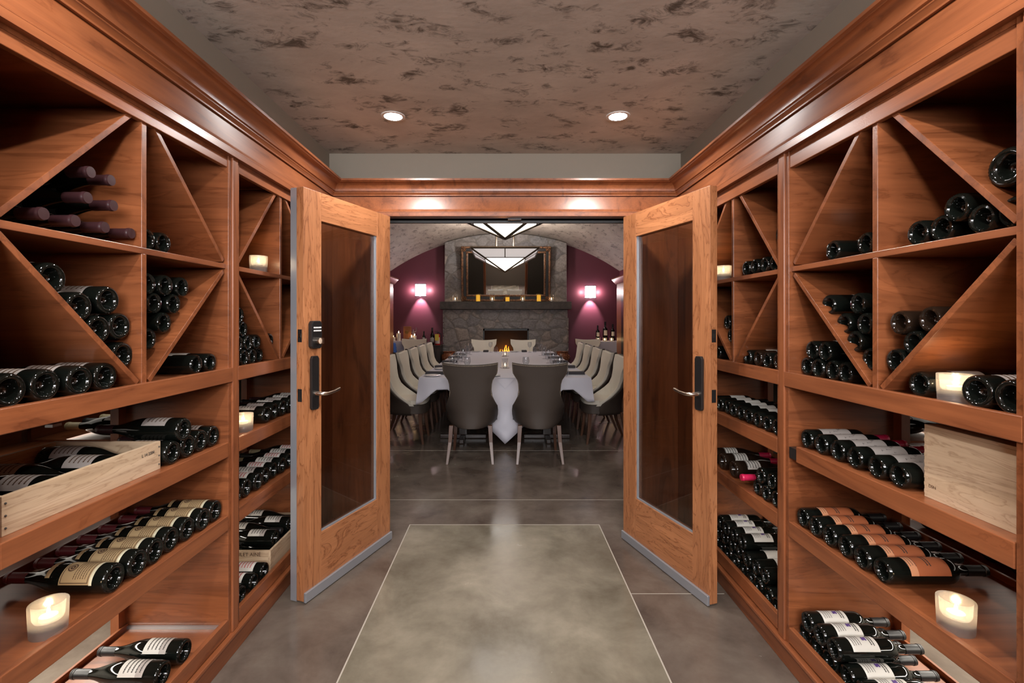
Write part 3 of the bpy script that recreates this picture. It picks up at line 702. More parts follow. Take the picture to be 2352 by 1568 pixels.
for k in range(9): jn.box(1.2144, 1.2152, 1.376, 1.3878, zd+.012+k*.021, zd+.022+k*.021)
obj('finger_joints', jn, M['pine_x'], c3)
text('DSN', .012, M['ink_brown'], c3, (1.2148-1.3825, 1.362-1.244, .035), (PI/2, 0, -PI/2))

# ------------------------------------------------------------------ votive candles
def votive_proto():
    t = bpy.data.objects.new('votive_candle', None)
    R, H = .041, .082
    cup = MB().lathe([(.0001,0),(R*.93,0),(R*.95,.002),(R,H*.6),(R*1.02,H-.002),(R,H),(R-.006,H),(R-.008,.045),(R-.012,.036),(.0001,.034)], 40).mesh('glass_cup', M['frosted_glass'], smooth=40)
    wax = MB().lathe([(.0001,.0365),(.019,.0365),(.0195,.037),(.0195,.046),(.0185,.047),(.0001,.0465)], 28).mesh('tealight', M['wax_white'], smooth=40)
    fl = MB().lathe([(.0001,.048),(.003,.051),(.0045,.056),(.0035,.062),(.0015,.068),(.0001,.073)], 14).mesh('candle_flame', M['flame'], smooth=True)
    return cup, wax, fl
VC = votive_proto()
def votive(x, y, z, label, sc=1.0, e=.7):
    t = thing('votive_candle', label, 'candle', (x, y, z), 0, 'votive candles in the wine racks'); t.scale = (sc,)*3
    c = link('glass_cup', VC[0], t); l = link('tealight', VC[1], t); link('candle_flame', VC[2], l)
    lo = light('candle_glow', 'POINT', (0,0,.060), e, (1,.72,.42), .006); lo.parent = t
    return t
votive(-1.203, 1.262, DK[(-1,'near','t3')], 'frosted votive candle in front of the tan-labelled bottles, left middle tray', 1.0)
votive(-1.225, 2.38, Lm, 'frosted votive candle on the left doorway bay mid shelf')
votive(-1.215, 2.225, DK[(-1,'doorway','t2')], 'frosted votive candle on the left doorway bay upper tray')
votive(1.222, 1.300, Rf, 'frosted votive candle between bottles on the right near bay bin rail', .95)
votive(1.205, 1.28, DK[(1,'near','t3')], 'frosted votive candle nearer than the orange-labelled bottles, right middle tray', 1.0)
votive(1.215, 2.665, Rm, 'frosted votive candle on the right doorway bay mid shelf')

# ------------------------------------------------------------------ downlights
for lx, tx in ((-.614,'left'), (.62,'right')):
    t = thing('recessed_downlight', f'round recessed ceiling light, {tx} one of the two before the doorway', 'ceiling light', (lx, 2.63, ZC-.001))
    obj('trim_ring', MB().lathe([(.058,-.004),(.064,-.004),(.066,.0),(.052,.0),(.05,-.001)], 36), M['china'], t, smooth=40, local=True)
    obj('lens', MB().lathe([(.0001,-.004),(.049,-.004),(.05,-.001),(.0001,-.001)], 36), M['downlight_lens'], t, local=True)

# ------------------------------------------------------------------ doors
def make_door(m, ph, pn, label):
    """m=+1 left door, -1 right; local x from hinge to free edge, aisle side y = 0 toward m"""
    ph = Vector(ph); pn = Vector(pn); d = pn-ph; Wd = d.length; ang = math.atan2(d.y, d.x)
    t = thing('glazed_door', label, 'door', (ph.x, ph.y, 0), ang)
    th = .044; zb, zt = .012, 2.092
    def B(x0, x1, y0, y1, z0, z1, mb=None): return (mb or MB()).box(x0, x1, m*y0, m*y1, z0, z1)
    sw = .127; g0, g1 = .14, Wd-sw; gz0, gz1 = .31, 1.943
    obj('free_stile', B(Wd-sw, Wd, -th, 0, zb, zt), M['oak_z'], t, bevel=.0015, local=True)
    obj('hinge_stile', B(0, g0, -th, 0, zb, zt), M['oak_z'], t, bevel=.0015, local=True)
    obj('top_rail', B(g0, g1, -th, 0, gz1, zt), M['oak_x'], t, bevel=.0015, local=True)
    obj('bottom_rail', B(g0, g1, -th, 0, zb, gz0), M['oak_x'], t, bevel=.0015, local=True)
    obj('glass_pane', B(g0+.001, g1-.001, -.026, -.020, gz0+.001, gz1-.001), M['door_glass'], t, local=True)
    gb = MB()
    B(g0, g0+.006, -.020, -.006, gz0, gz1, gb); B(g0, g1, -.020, -.006, gz0, gz0+.006, gb)
    obj('glazing_strip', gb, M['alu'], t, local=True)
    sp = MB(); B(-.004, Wd-.002, 0, .014, .006, .055, sp)
    obj('door_sweep', sp, M['alu'], t, bevel=.002, local=True)
    if m > 0:
        ap = MB(); B(Wd-.004, Wd+.001, -th-.038, -th, .006, zt, ap); B(Wd-.016, Wd-.0045, -th-.038, -th-.03, .006, zt, ap); B(Wd-.016, Wd-.0045, -th-.012, -th-.006, .006, zt, ap)
        obj('edge_strip', ap, M['alu'], t, local=True)
    lp = MB()
    for zc in (1.345, 1.045):
        B(Wd, Wd+.0015, -.035, -.010, zc-.032, zc+.032, lp)
    pl = obj('latch_plate', lp, M['black_hardware'], t, local=True)
    hl = MB(); B(Wd, Wd+.003, -.028, -.016, 1.335, 1.356, hl); obj('bolt', hl, M['nickel' if m > 0 else 'black_metal'], pl, local=True)
    # lever handle
    xc = Wd-.068
    esc = MB().prism([(xc-.026,.975),(xc-.020,.965),(xc+.020,.965),(xc+.026,.975),(xc+.026,1.225),(xc+.018,1.24),(xc-.018,1.24),(xc-.026,1.225)], 'y', 0, m*.016)
    h = obj('lever_handle', esc, M['black_hardware'], t, bevel=.003, local=True)
    lv = MB().tube([(xc, m*.016, 1.048), (xc, m*.055, 1.048), (xc-.010, m*.064, 1.048), (xc-.03, m*.066, 1.046), (xc-.08, m*.064, 1.050), (xc-.115, m*.062, 1.056), (xc-.128, m*.062, 1.060)], [.013,.010,.010,.009,.0075,.0095,.006], 12)
    obj('lever', lv, M['nickel'], h, smooth=True, local=True)
    if m > 0:
        kp = MB().prism([(xc-.036,1.29),(xc-.026,1.278),(xc+.026,1.278),(xc+.036,1.29),(xc+.036,1.405),(xc+.026,1.42),(xc-.026,1.42),(xc-.036,1.405)], 'y', 0, m*.026)
        k = obj('keypad_lock', kp, M['black_hardware'], t, bevel=.004, local=True)
        bt = MB()
        for r_ in range(2):
            for c_ in range(5): bt.sphere((xc-.022+c_*.011, m*.0275, 1.385-r_*.016), .0045, 10, 6)
        obj('key_buttons', bt, M['china'], k, smooth=True, local=True)
        kn = MB().tube([(xc, m*.024, 1.318), (xc, m*.05, 1.318)], .017, 20).box(xc-.005, xc+.005, m*.05, m*.066, 1.303, 1.333)
        obj('thumb_turn', kn, M['nickel'], k, smooth=30, local=True)
    # hinges
    for zc in (.25, 1.05, 1.85):
        obj('hinge', MB().tube([(-.006, m*(-th+.002), zc-.05), (-.006, m*(-th+.002), zc+.05)], .007, 10), M['bronze'], t, local=True)
    return t
make_door(1, (-.745, 3.104), (-1.010, 2.399), 'open oak-framed glass door with keypad lock on the left')
make_door(-1, (.771, 3.12), (1.017, 2.375), 'open oak-framed glass door without keypad on the right')

# ------------------------------------------------------------------ dining room shell
ZS, ZA = 2.55, 3.40
R_ = ((XD+.01)**2+(ZA-ZS)**2)/(2*(ZA-ZS)); ZCn = ZA-R_
amax = math.asin((XD+.01)/R_)
vs = []; fs = []; n = 40
for k in range(n+1):
    a = -amax+2*amax*k/n
    for rr in (R_, R_+.12):
        for yy in (YW, YF+.1): vs.append((rr*math.sin(a), yy, ZCn+rr*math.cos(a)))
for k in range(n):
    b = k*4; c = b+4
    fs += [(b, b+1, c+1, c), (b+2, c+2, c+3, b+3), (b, c, c+2, b+2), (b+1, b+3, c+3, c+1)]
fs += [(0,2,3,1), (n*4, n*4+1, n*4+3, n*4+2)]
struct('ceiling_vault', MB().add(vs, fs), M['vault_plaster'], smooth=True)
struct('wall_left_dining', MB().box(-XD-.1, -XD, YW, YF, 0, ZS+.02), M['maroon_paint'])
struct('wall_right_dining', MB().box(XD, XD+.1, YW, YF, 0, ZS+.02), M['maroon_paint'])
struct('wall_far', MB().box(-XD-.1, XD+.1, YF, YF+.1, 0, 3.5), M['maroon_paint'])

# fireplace
def arc_top(x): return ZCn+math.sqrt(R_*R_-x*x)-.012
t = thing('fireplace', 'grey fieldstone fireplace with chimney breast and lit firebox', 'fireplace', (0.01, YF-.3, 0))
YB = 10.95; FX0, FX1, FZ0, FZ1 = -.50, .54, .42, 1.205
bxl, bxr = -1.40, 1.43
poly = [(bxl, 0), (FX0, 0), (FX0, FZ1), (FX1, FZ1), (FX1, 0), (bxr, 0), (bxr, 1.643), (bxl, 1.643)]
obj('stone_surround', MB().prism(poly, 'y', YB, YF-.002), M['fieldstone'], t, bevel=.012)
xs = [-1.385+2.80*i/16 for i in range(17)]
poly = [(-1.385, 1.822), (1.415, 1.822)] + [(x, arc_top(x)) for x in xs[::-1]]
obj('stone_chimney_breast', MB().prism(poly, 'y', YB+.03, YF-.002), M['fieldstone'], t, bevel=.012)
rr = random.Random(5)
for sx in (bxl, bxr):
    z_ = .05
    while z_ < 1.4:
        h_ = rr.uniform(.16,.32); dy = rr.random()*.01
        obj('edge_stone', MB().box(sx-.022*(1 if sx<0 else 0)-.003, sx+.022*(0 if sx<0 else 1)+.003, YB+.006+dy, YB+.2, z_, z_+h_-.015), M['fieldstone'], t, bevel=.01); z_ += h_
obj('firebox', MB().box(FX0, FX1, YF-.03, YF-.01, 0, FZ1).box(FX0, FX1, YB+.03, YF-.03, FZ0-.05, FZ0), M['soot'], t)
fr = MB().box(FX0, FX0+.03, YB-.008, YB+.02, 0, FZ1).box(FX1-.03, FX1, YB-.008, YB+.02, 0, FZ1).box(FX0, FX1, YB-.008, YB+.02, FZ1-.045, FZ1)
obj('firebox_frame', fr, M['black_metal'], t)
lg = MB()
for a, b in (((-.22,YB+.12,.47),(.26,YB+.18,.49)),((-.2,YB+.2,.48),(.22,YB+.1,.56)),((-.1,YB+.22,.50),(.3,YB+.22,.52))): lg.tube([a,b], .045, 10)
obj('logs', lg, M['soot'], t, smooth=True)
def flames(mb, seed, n, h0, h1, w_):
    r = random.Random(seed)
    for _ in range(n):
        x = r.gauss(.03, .14); x = max(-.26, min(.33, x)); h = r.uniform(h0, h1)*(1-abs(x-.03)*1.8); y = YB+.12+r.random()*.1; wd = w_*r.uniform(.6,1.2); ph = r.random()*6
        pts = [(x+math.sin(k*.9+ph)*.02*k/6, y, .46+h*k/7) for k in range(8)]
        mb.tube(pts, [wd*.5, wd, wd*.95, wd*.75, wd*.55, wd*.35, wd*.18, .001], 8)
    return mb
obj('flames', flames(MB(), 2, 16, .14, .40, .022), M['fire_o'], t, smooth=True)
obj('flame_cores', flames(MB(), 4, 7, .10, .26, .010), M['fire_y'], t, smooth=True)
l_ = light('fire_glow', 'POINT', (.02, YB+.13, .62), 8, (1,.36,.08), .1)
o = obj('mantel_shelf', MB().box(-1.47, 1.50, YB-.17, YF-.002, 1.645, 1.82), M['mantel_stone'], bevel=.012); tag(rebase(o, (0,YB,1.645)), 'dark rough stone mantel slab across the fireplace', 'mantel')
# mirror
t = thing('mirror', 'large mirror in ornate bronze frame leaning on the mantel', 'mirror', (.01, YB-.03, 1.824))
t.rotation_euler = (math.radians(6.8), 0, 0)
mz0, mz1, mx0, mx1 = .005, 1.245, -1.0, 1.02
fw = .155
def ring(x0, x1, z0, z1, wd, y0, y1, mb):
    return mb.box(x0, x1, y0, y1, z0, z0+wd).box(x0, x1, y0, y1, z1-wd, z1).box(x0, x0+wd, y0, y1, z0+wd, z1-wd).box(x1-wd, x1, y0, y1, z0+wd, z1-wd)
obj('outer_frame', ring(mx0, mx1, mz0, mz1, .05, -.045, 0, MB()), M['gilt_bronze'], t, bevel=.012, local=True)
obj('cove_frame', ring(mx0+.05, mx1-.05, mz0+.05, mz1-.05, .06, -.025, 0, MB()), M['black_metal'], t, bevel=.004, local=True)
obj('inner_frame', ring(mx0+.11, mx1-.11, mz0+.11, mz1-.11, .045, -.038, 0, MB()), M['gilt_bronze'], t, bevel=.01, local=True)
cn = MB()
for cx, cz_ in ((mx0+.07,mz0+.07),(mx1-.07,mz0+.07),(mx0+.07,mz1-.07),(mx1-.07,mz1-.07),(0,mz1-.06),(0,mz0+.06)):
    for q in range(7):
        a = q*2*PI/7; cn.sphere((cx+.035*math.cos(a), -.045, cz_+.035*math.sin(a)), .02, 8, 6)
    cn.sphere((cx, -.05, cz_), .025, 8, 6)
obj('corner_ornaments', cn, M['gilt_bronze'], t, smooth=True, local=True)
obj('mirror_glass', MB().box(mx0+.15, mx1-.15, -.014, -.004, mz0+.15, mz1-.15), M['mirror_silver'], t, local=True)
# candles on the mantel
def mantel_candle(x, amber, label):
    t = thing('candle_holder', label, 'candle', (x, YB-.11, 1.82), 0, 'candles along the mantel')
    obj('glass_cylinder', MB().lathe([(.0001,0),(.052,0),(.052,.165),(.049,.165),(.049,.006),(.0001,.006)], 24), M['thin_glass'], t, smooth=40, local=True)
    if amber: obj('pillar_candle', MB().lathe([(.0001,.007),(.044,.007),(.044,.15 if amber > 1 else .10),(.0001,.15 if amber > 1 else .10)], 24), M['wax_amber'], t, smooth=40, local=True)
    else:
        c = obj('tealight', MB().lathe([(.0001,.007),(.03,.007),(.03,.04),(.0001,.04)], 20), M['wax_white'], t, smooth=40, local=True)
        obj('candle_flame', MB().lathe([(.0001,.042),(.009,.055),(.007,.07),(.0001,.09)], 10), M['flame'], c, smooth=True, local=True)
MC = [(-1.13,0,'clear glass tealight at the left end of the mantel'),(-.61,2,'amber pillar candle in glass at left of the mirror'),(-.29,0,'clear glass tealight left of centre on the mantel'),
      (.055,1,'short amber candle in tall glass at centre of the mantel'),(.40,0,'clear glass tealight right of centre on the mantel'),(.765,1.5,'amber pillar candle in glass at right of the mirror'),(1.05,0,'clear glass tealight at the right end of the mantel')]
for a in MC: mantel_candle(*a)
# sconces
def sconce(x, z, label):
    t = thing('wall_sconce', label, 'wall lamp', (x, YF, z))
    obj('glass_shade', MB().box(-.115,.115,-.10,-.005,-.135,.135), M['sconce_glass'], t, local=True)
    fr = MB()
    for xx in (-.122,-.062,.056,.116): fr.box(xx, xx+.008, -.108, -.1, -.15,.15)
    for zz in (-.15,-.10,.092,.142): fr.box(-.122,.124,-.108,-.1,zz,zz+.008)
    for xx in (-.124,.117):
        for zz in (-.15,-.10,.092,.142): fr.box(xx,xx+.007,-.1,0,zz,zz+.008)
    obj('metal_frame', fr, M['black_metal'], t, local=True)
    d = light('sconce_down_beam', 'SPOT', (0,-.12,-.15), 40, (1,.80,.86), .03, (math.radians(28),0,0), math.radians(75), .35); d.parent = t
    for sx in (-1,1):
        q = light('sconce_side_glow', 'POINT', (sx*.20,-.10,0), 3.2, (1,.75,.75), .04); q.parent = t
sconce(-1.985, 2.105, 'lit box wall lamp left of the fireplace'); sconce(2.005, 2.06, 'lit box wall lamp right of the fireplace')
# pendants
def pendant(y, label, rods=True):
    t = thing('pendant_lamp', label, 'pendant lamp', (0, y, 2.337))
    h, hw = .365, .61
    pn_ = MB(); pu = MB()
    for k in range(4):
        a = k*PI/2+PI/4; b = a+PI/2; q = hw*math.sqrt(2)
        P0 = (q*math.cos(a), q*math.sin(a), h); P1 = (q*math.cos(b), q*math.sin(b), h)
        f_ = .62; Q0 = tuple(c*f_ for c in P0); Q1 = tuple(c*f_ for c in P1)
        pn_.add([Q0, Q1, (0,0,0)], [(0,1,2)]); pu.add([P0, P1, Q1, Q0], [(0,1,2,3)])
    obj('glass_shade', pn_, M['shade_glass'], t, local=True); obj('upper_glass_band', pu, M['shade_band'], t, local=True)
    rb = MB(); q = hw*math.sqrt(2)
    C4 = [(q*math.cos(k*PI/2+PI/4), q*math.sin(k*PI/2+PI/4)) for k in range(4)]
    for k in range(4):
        c = C4[k]; c2 = C4[(k+1) % 4]
        rb.tube([(c[0],c[1],h), (0,0,-.004)], .018, 6)
        rb.tube([(c[0]*.62,c[1]*.62,h*.62-.003), (c2[0]*.62,c2[1]*.62,h*.62-.003)], .010, 6)
        m0 = ((c[0]+c2[0])/2, (c[1]+c2[1])/2)
        rb.tube([(m0[0],m0[1],h), (m0[0]*.62,m0[1]*.62,h*.62-.003)], .009, 6)
    obj('shade_ribs', rb, M['bronze'], t, local=True)
    tf = MB()
    for k in range(4):
        c = C4[k]; c2 = C4[(k+1) % 4]; tf.tube([(c[0],c[1],h+.01),(c2[0],c2[1],h+.01)], .022, 4)
    tf.box(-.2,.2,-.02,.02,h,h+.03)
    obj('top_frame', tf, M['bronze'], t, local=True)
    for sx in (-.17,.17):
        obj('hanging_rod', MB().tube([(sx,0,h+.02),(sx,0,arc_top(sx)-2.337+.01)], .012, 8), M['bronze'], t, local=True)
    d = light('pendant_bulb', 'POINT', (0,0,h+.16), 60, (1,.92,.86), .15); d.parent = t
    return t
pendant(5.40, 'lit inverted-pyramid glass pendant nearer the doorway'); pendant(9.2, 'lit inverted-pyramid glass pendant before the mirror')

# side cabinets
for s in (-1, 1):
    n = SN[s]
    t = thing('display_cabinet', f'tall wooden cabinet with crown along the {n} dining wall', 'cabinet', (s*2.52, 9.0, 0))
    ya, yb = 7.4, 10.15
    obj('carcass', sbox(MB(), s, 2.37, 2.695, ya, yb, .02, 2.16), M['oak_z'], t, bevel=.003)
    poly = [(s*2.36,2.16),(s*2.34,2.18),(s*2.27,2.26),(s*2.27,2.285),(s*2.695,2.285),(s*2.695,2.16)]
    obj('crown', MB().prism(poly, 'y', ya-.05, yb+.06), M['cherry_y'], t)
    for k in range(3):
        y0 = ya+.05+k*.9
        dd = obj('cabinet_door', sbox(MB(), s, 2.352, 2.37, y0, y0+.84, .12, 2.08), M['oak_z'], t, bevel=.003)
        obj('glass_panel' if s > 0 else 'door_panel', sbox(MB(), s, 2.348, 2.353, y0+.1, y0+.44, .3, 1.95), M['black_hardware' if s > 0 else 'oak_x'], dd)

# ------------------------------------------------------------------ dining chairs
def interp(tab, z):
    for (a, va), (b, vb) in zip(tab, tab[1:]):
        if a <= z <= b:
            t = (z-a)/(b-a); t = t*t*(3-2*t) if False else t
            return va+(vb-va)*t
    return tab[-1][1] if z > tab[-1][0] else tab[0][1]
WT = [(.325,.20),(.345,.245),(.39,.268),(.47,.272),(.535,.268),(.59,.243),(.65,.219),(.72,.210),(.78,.214),(.82,.224),(.86,.250),(.89,.268),(.92,.273),(1.0,.277)]
def back_y(z): # rear surface, chair faces +y, rear toward -y
    return -.20-.10*max(0, (z-.45)/.55)**1.3 if z > .45 else -.20
def wrap(z): return .035+.25*max(0, min(1, (.70-z)/.25))**1.6
def shell(zs, inset, d0, d1, m=14, topcurve=.022):
    """curved slab between offsets d0 and d1 in front of the rear surface"""
    vs = []; fs = []; nz = len(zs); nu = m+1
    for side, d in ((0, d0), (1, d1)):
        for z in zs:
            hw = interp(WT, z)-inset
            for i in range(nu):
                u = -1+2*i/m
                zz = z - topcurve*(1-u*u)*max(0, (z-.8)/.2) if z > .8 else z
                vs.append((u*hw, back_y(z)+wrap(z)*abs(u)**3.0+d, zz))
    def id(sd, k, i): return sd*nz*nu+k*nu+i
    for k in range(nz-1):
        for i in range(m):
            fs.append((id(0,k,i), id(0,k+1,i), id(0,k+1,i+1), id(0,k,i+1)))
            fs.append((id(1,k,i), id(1,k,i+1), id(1,k+1,i+1), id(1,k+1,i)))
        fs.append((id(0,k,0), id(1,k,0), id(1,k+1,0), id(0,k+1,0)))
        fs.append((id(0,k,m), id(0,k+1,m), id(1,k+1,m), id(1,k,m)))
    for i in range(m):
        fs.append((id(0,0,i), id(0,0,i+1), id(1,0,i+1), id(1,0,i)))
        fs.append((id(0,nz-1,i), id(1,nz-1,i), id(1,nz-1,i+1), id(0,nz-1,i+1)))
    return MB().add(vs, fs)
def make_chair(label, group):
    t = thing('dining_chair', label, 'chair', (0,0,0), 0, group)
    zs = [.325,.34,.37,.42,.47,.50,.535,.56,.59,.62,.65,.72,.78,.82,.84,.86,.89,.92,.96,1.0]
    obj('back_shell', shell(zs, 0, 0, .030), M['taupe_leather'], t, smooth=50, bevel=.006, local=True)
    zc = [.44,.47,.50,.535,.56,.59,.62,.65,.72,.78,.82,.84,.86,.89,.92,.96,.996]
    obj('back_cushion', shell(zc, .006, .031, .075, topcurve=.022), M['cream_leather'], t, smooth=50, bevel=.012, local=True)
    nh = MB()
    for k in range(40):
        u = -1+2*k/39; nh.sphere((u*.270, back_y(1.0)+wrap(1.0)*abs(u)**3.0+.001, .986-.022*(1-u*u)), .0045, 6, 4)
    for k in range(34):
        z = .50+k*.0142
        for sx in (-1,1): nh.sphere((sx*(interp(WT, z)-.006), back_y(z)+wrap(z)+.001, z), .0045, 6, 4)
    obj('nailhead_trim', nh, M['nailhead'], t, smooth=True, local=True)
    # seat: rounded front
    def outline(k, n_=10):
        pts = [(u*.245*k, -.158+.30*abs(u)**3) for u in (0,-.3,-.55,-.75,-.9,-1)]
        for i in range(n_+1):
            a = PI - PI*i/n_; pts.append((.262*k*math.copysign(abs(math.cos(a))**.55, math.cos(a)), .10+.175*k*abs(math.sin(a))**.6))
        pts += [(u*.245*k, -.158+.30*abs(u)**3) for u in (1,.9,.75,.55,.3)]; return pts
    obj('seat_base', MB().prism(outline(1.0), 'z', .355, .455), M['taupe_leather'], t, smooth=45, bevel=.012, local=True)
    obj('seat_cushion', MB().prism(outline(.95), 'z', .456, .505), M['cream_leather'], t, smooth=45, bevel=.02, local=True)
    for sx in (-1,1):
        lb = MB()
        def leg(x0,y0,x1,y1,z0=.36,r0=.021,r1=.012):
            xm, ym = (x0*.7+x1*.3), (y0*.75+y1*.25)
            vs = []
            for (x,y,z,r) in ((x0,y0,z0,r0),(xm,ym,.2,r0*.85),(x1,y1,0,r1)):
                vs += [(x-r,y-r,z),(x+r,y-r,z),(x+r,y+r,z),(x-r,y+r,z)]
            f = [(0,1,2,3),(11,10,9,8)]
            for k in (0,4): f += [(k+i, k+4+i, k+4+(i+1)%4, k+(i+1)%4) for i in range(4)]
            return MB().add(vs, f)
        obj('leg', leg(sx*.195,-.165,sx*.225,-.27), M['walnut_z'], t, bevel=.002, local=True)
        obj('leg', leg(sx*.185,.20,sx*.205,.235), M['walnut_z'], t, bevel=.002, local=True)
    return t
ch = make_chair('', 'dining chairs round the long table')
first = [True]
def place_chair(x, y, rz, label):
    c = ch if first[0] else copy_tree(ch); first[0] = False
    c.location = (x, y, 0); c.rotation_euler = (0,0,rz); c['label'] = label
# near end pair: backs toward camera, facing +y
place_chair(-.345, 4.98, 0, 'dining chair seen from behind at the near table end, left one')
place_chair(.345, 4.98, 0, 'dining chair seen from behind at the near table end, right one')
YS = [5.66, 6.41, 7.16, 7.91, 8.66]
for i, y in enumerate(YS):
    p = ['nearest the doorway','second from the doorway','third from the doorway','fourth from the doorway','farthest from the doorway'][i]
    place_chair(-1.17, y, -PI/2, f"cream dining chair on the table's left side, {p}")
    place_chair(1.17, y, PI/2, f"cream dining chair on the table's right side, {p}")
place_chair(-.45, 10.0, PI, 'cream dining chair at the fireplace end of the table, left one')
place_chair(.385, 10.0, PI, 'cream dining chair at the fireplace end of the table, right one')
place_chair(1.80, 10.2, PI, 'cream dining chair before the right sideboard')
place_chair(-1.985, 10.25, PI, 'cream dining chair before the left sideboard')

# ------------------------------------------------------------------ long table
TZ = .775; TX = .955; TY0, TY1 = 5.31, 9.62
t = thing('dining_table', 'long dark banquet table on pedestals under the white cloth', 'table', (0, (TY0+TY1)/2, 0))
obj('tabletop', MB().box(-TX+.01, TX-.01, TY0+.01, TY1-.01, TZ-.035, TZ-.004), M['dark_wood'], t)
for py in (5.75, 7.45, 9.1):
    for px in (-.5,.5):
        p = obj('pedestal', MB().box(px-.05,px+.05,py-.05,py+.05,.05,TZ-.035), M['dark_wood'], t, bevel=.006)
        ft = MB().box(px-.28,px+.28,py-.03,py+.03,.0,.05).box(px-.03,px+.03,py-.28,py+.28,.0,.049)
        obj('foot', ft, M['dark_wood'], p, bevel=.01)
# cloth: top plus hanging skirt with points
per = []
def drop_front(u): # u -1..1 across the end
    a = abs(u)
    if a > .80: return .13+.17*((a-.80)/.20)
    if a > .66: return .13
    return .13+.60*(1-a/.66)
def drop_side(v):
    q = abs(((v*3) % 1)-.5)*2   # three drooping points along each side
    e = min(v, 1-v)
    base = .13+.11*(1-q)**1.3
    return max(base, .13+.13*(1-e/.035)) if e < .035 else base
NS, NLg = 48, 90
for i in range(NS): u = -1+2*i/NS; per.append((u*TX, TY0, drop_front(u), (0,-1), u*6))
for i in range(NLg): v = i/NLg; per.append((TX, TY0+(TY1-TY0)*v, drop_side(v), (1,0), v*20))
for i in range(NS): u = 1-2*i/NS; per.append((u*TX, TY1, drop_front(u), (0,1), u*6))
for i in range(NLg): v = 1-i/NLg; per.append((-TX, TY0+(TY1-TY0)*v, drop_side(v), (-1,0), v*20))
vs = []; fs = []; NP = len(per); rows = 7
for k in range(rows+1):
    q = k/rows
    for (x, y, d, nn, ph) in per:
        cx = 1 if (abs(abs(x)-TX) < 1e-6 and (abs(y-TY0) < 1e-6 or abs(y-TY1) < 1e-6)) else 0
        out = (.010+.018*math.sin(ph*2.1)*q)*min(1, q*3)
        dirx, diry = nn
        if cx: dirx, diry = (1 if x > 0 else -1), (-1 if y < (TY0+TY1)/2 else 1); out = .03*q
        vs.append((x+dirx*out, y+diry*out, TZ-d*q))
for k in range(rows):
    for i in range(NP):
        j = (i+1) % NP; fs.append((k*NP+i, (k+1)*NP+i, (k+1)*NP+j, k*NP+j))
fs.append(tuple(range(NP)))
o = link('tablecloth', MB().add(vs, fs).mesh('tablecloth', M['linen'], smooth=50))
so = o.modifiers.new('s', 'SOLIDIFY'); so.thickness = .003; so.offset = 0
tag(rebase(o, (0, (TY0+TY1)/2, 0)), 'white tablecloth with hanging points over the long table', 'tablecloth')
# overlay triangle at the centre of the near end
ov = MB().prism([(-.11,TZ-.002),(.11,TZ-.002),(0,TZ-.115)], 'y', TY0-.030, TY0-.026)
ov.box(-.11,.11,TY0-.030,TY0+.0,TZ+.0025,TZ+.0045)
tag(rebase(obj('cloth_runner', ov, M['linen']), (0,TY0,TZ)), 'small folded cloth point at the centre of the near table edge', 'cloth')
ZT = TZ+.0025
# place settings
def glass_proto(kind):
    if kind == 'goblet': pf = [(.0001,0),(.034,0),(.034,.002),(.006,.006),(.004,.02),(.004,.085),(.010,.095),(.030,.115),(.040,.145),(.040,.165),(.034,.205),(.0325,.205),(.0385,.165),(.0385,.145),(.028,.118),(.0001,.10)]
    else: pf = [(.0001,0),(.026,0),(.033,.006),(.041,.035),(.040,.06),(.033,.108),(.0318,.108),(.0388,.06),(.0395,.035),(.031,.009),(.0001,.006)]
    return MB().lathe(pf, 24).mesh('wine_glass' if kind == 'goblet' else 'tumbler', M['thin_glass'], smooth=60)
GG, GT = glass_proto('goblet'), glass_proto('tumbler')
plm = MB().lathe([(.0001,.002),(.05,.002),(.052,0),(.058,0),(.095,.012),(.096,.014),(.058,.004),(.0001,.005)], 32).mesh('side_plate', M['china'], smooth=50)
npm = MB().box(-.05,.05,-.11,.11,0,.018).box(-.048,.048,-.108,.108,.0185,.03).mesh('folded_napkin', M['napkin'])
knm = MB().box(-.010,.010,0,.10,0,.003).box(-.005,.005,-.10,0,0,.005).mesh('table_knife', M['steel'])
def single(name, me, loc, rz, label, cat, group):
    o = link(name, me); o.location = loc; o.rotation_euler = (0,0,rz); return tag(o, label, cat, group)
def setting(x, y, fx, fy, where):
    # (fx,fy): direction from table centre edge outward to the diner
    rz = math.atan2(fy, fx)-PI/2; ix, iy = -fx, -fy; tx, ty = -fy, fx
    def at(inn, tan): return (x+ix*inn+tx*tan, y+iy*inn+ty*tan, ZT)
    single('folded_napkin', npm, at(.13, 0), rz, f'dark folded napkin, {where}', 'napkin', 'napkins on the long table')
    single('side_plate', plm, at(.13, .20), rz, f'white side plate, {where}', 'plate', 'side plates on the long table')
    single('table_knife', knm, at(.13, -.12), rz, f'silver table knife, {where}', 'cutlery', 'knives on the long table')
    single('wine_glass', GG, at(.32, -.10), 0, f'stemmed water glass, {where}', 'glass', 'stemmed glasses on the long table')
    single('tumbler', GT, at(.27, -.20), 0, f'stemless wine glass, {where}', 'glass', 'stemless glasses on the long table')
for i, y in enumerate(YS):
    p = ['nearest the doorway','second from the doorway','third from the doorway','fourth from the doorway','farthest from the doorway'][i]
    setting(-TX, y, -1, 0, f'left side seat {p}'); setting(TX, y, 1, 0, f'right side seat {p}')
for x, q in ((-.345,'left'),(.345,'right')):
    setting(x, TY0, 0, -1, f'near end {q} seat'); setting(x*1.1, TY1, 0, 1, f'fireplace end {q} seat')
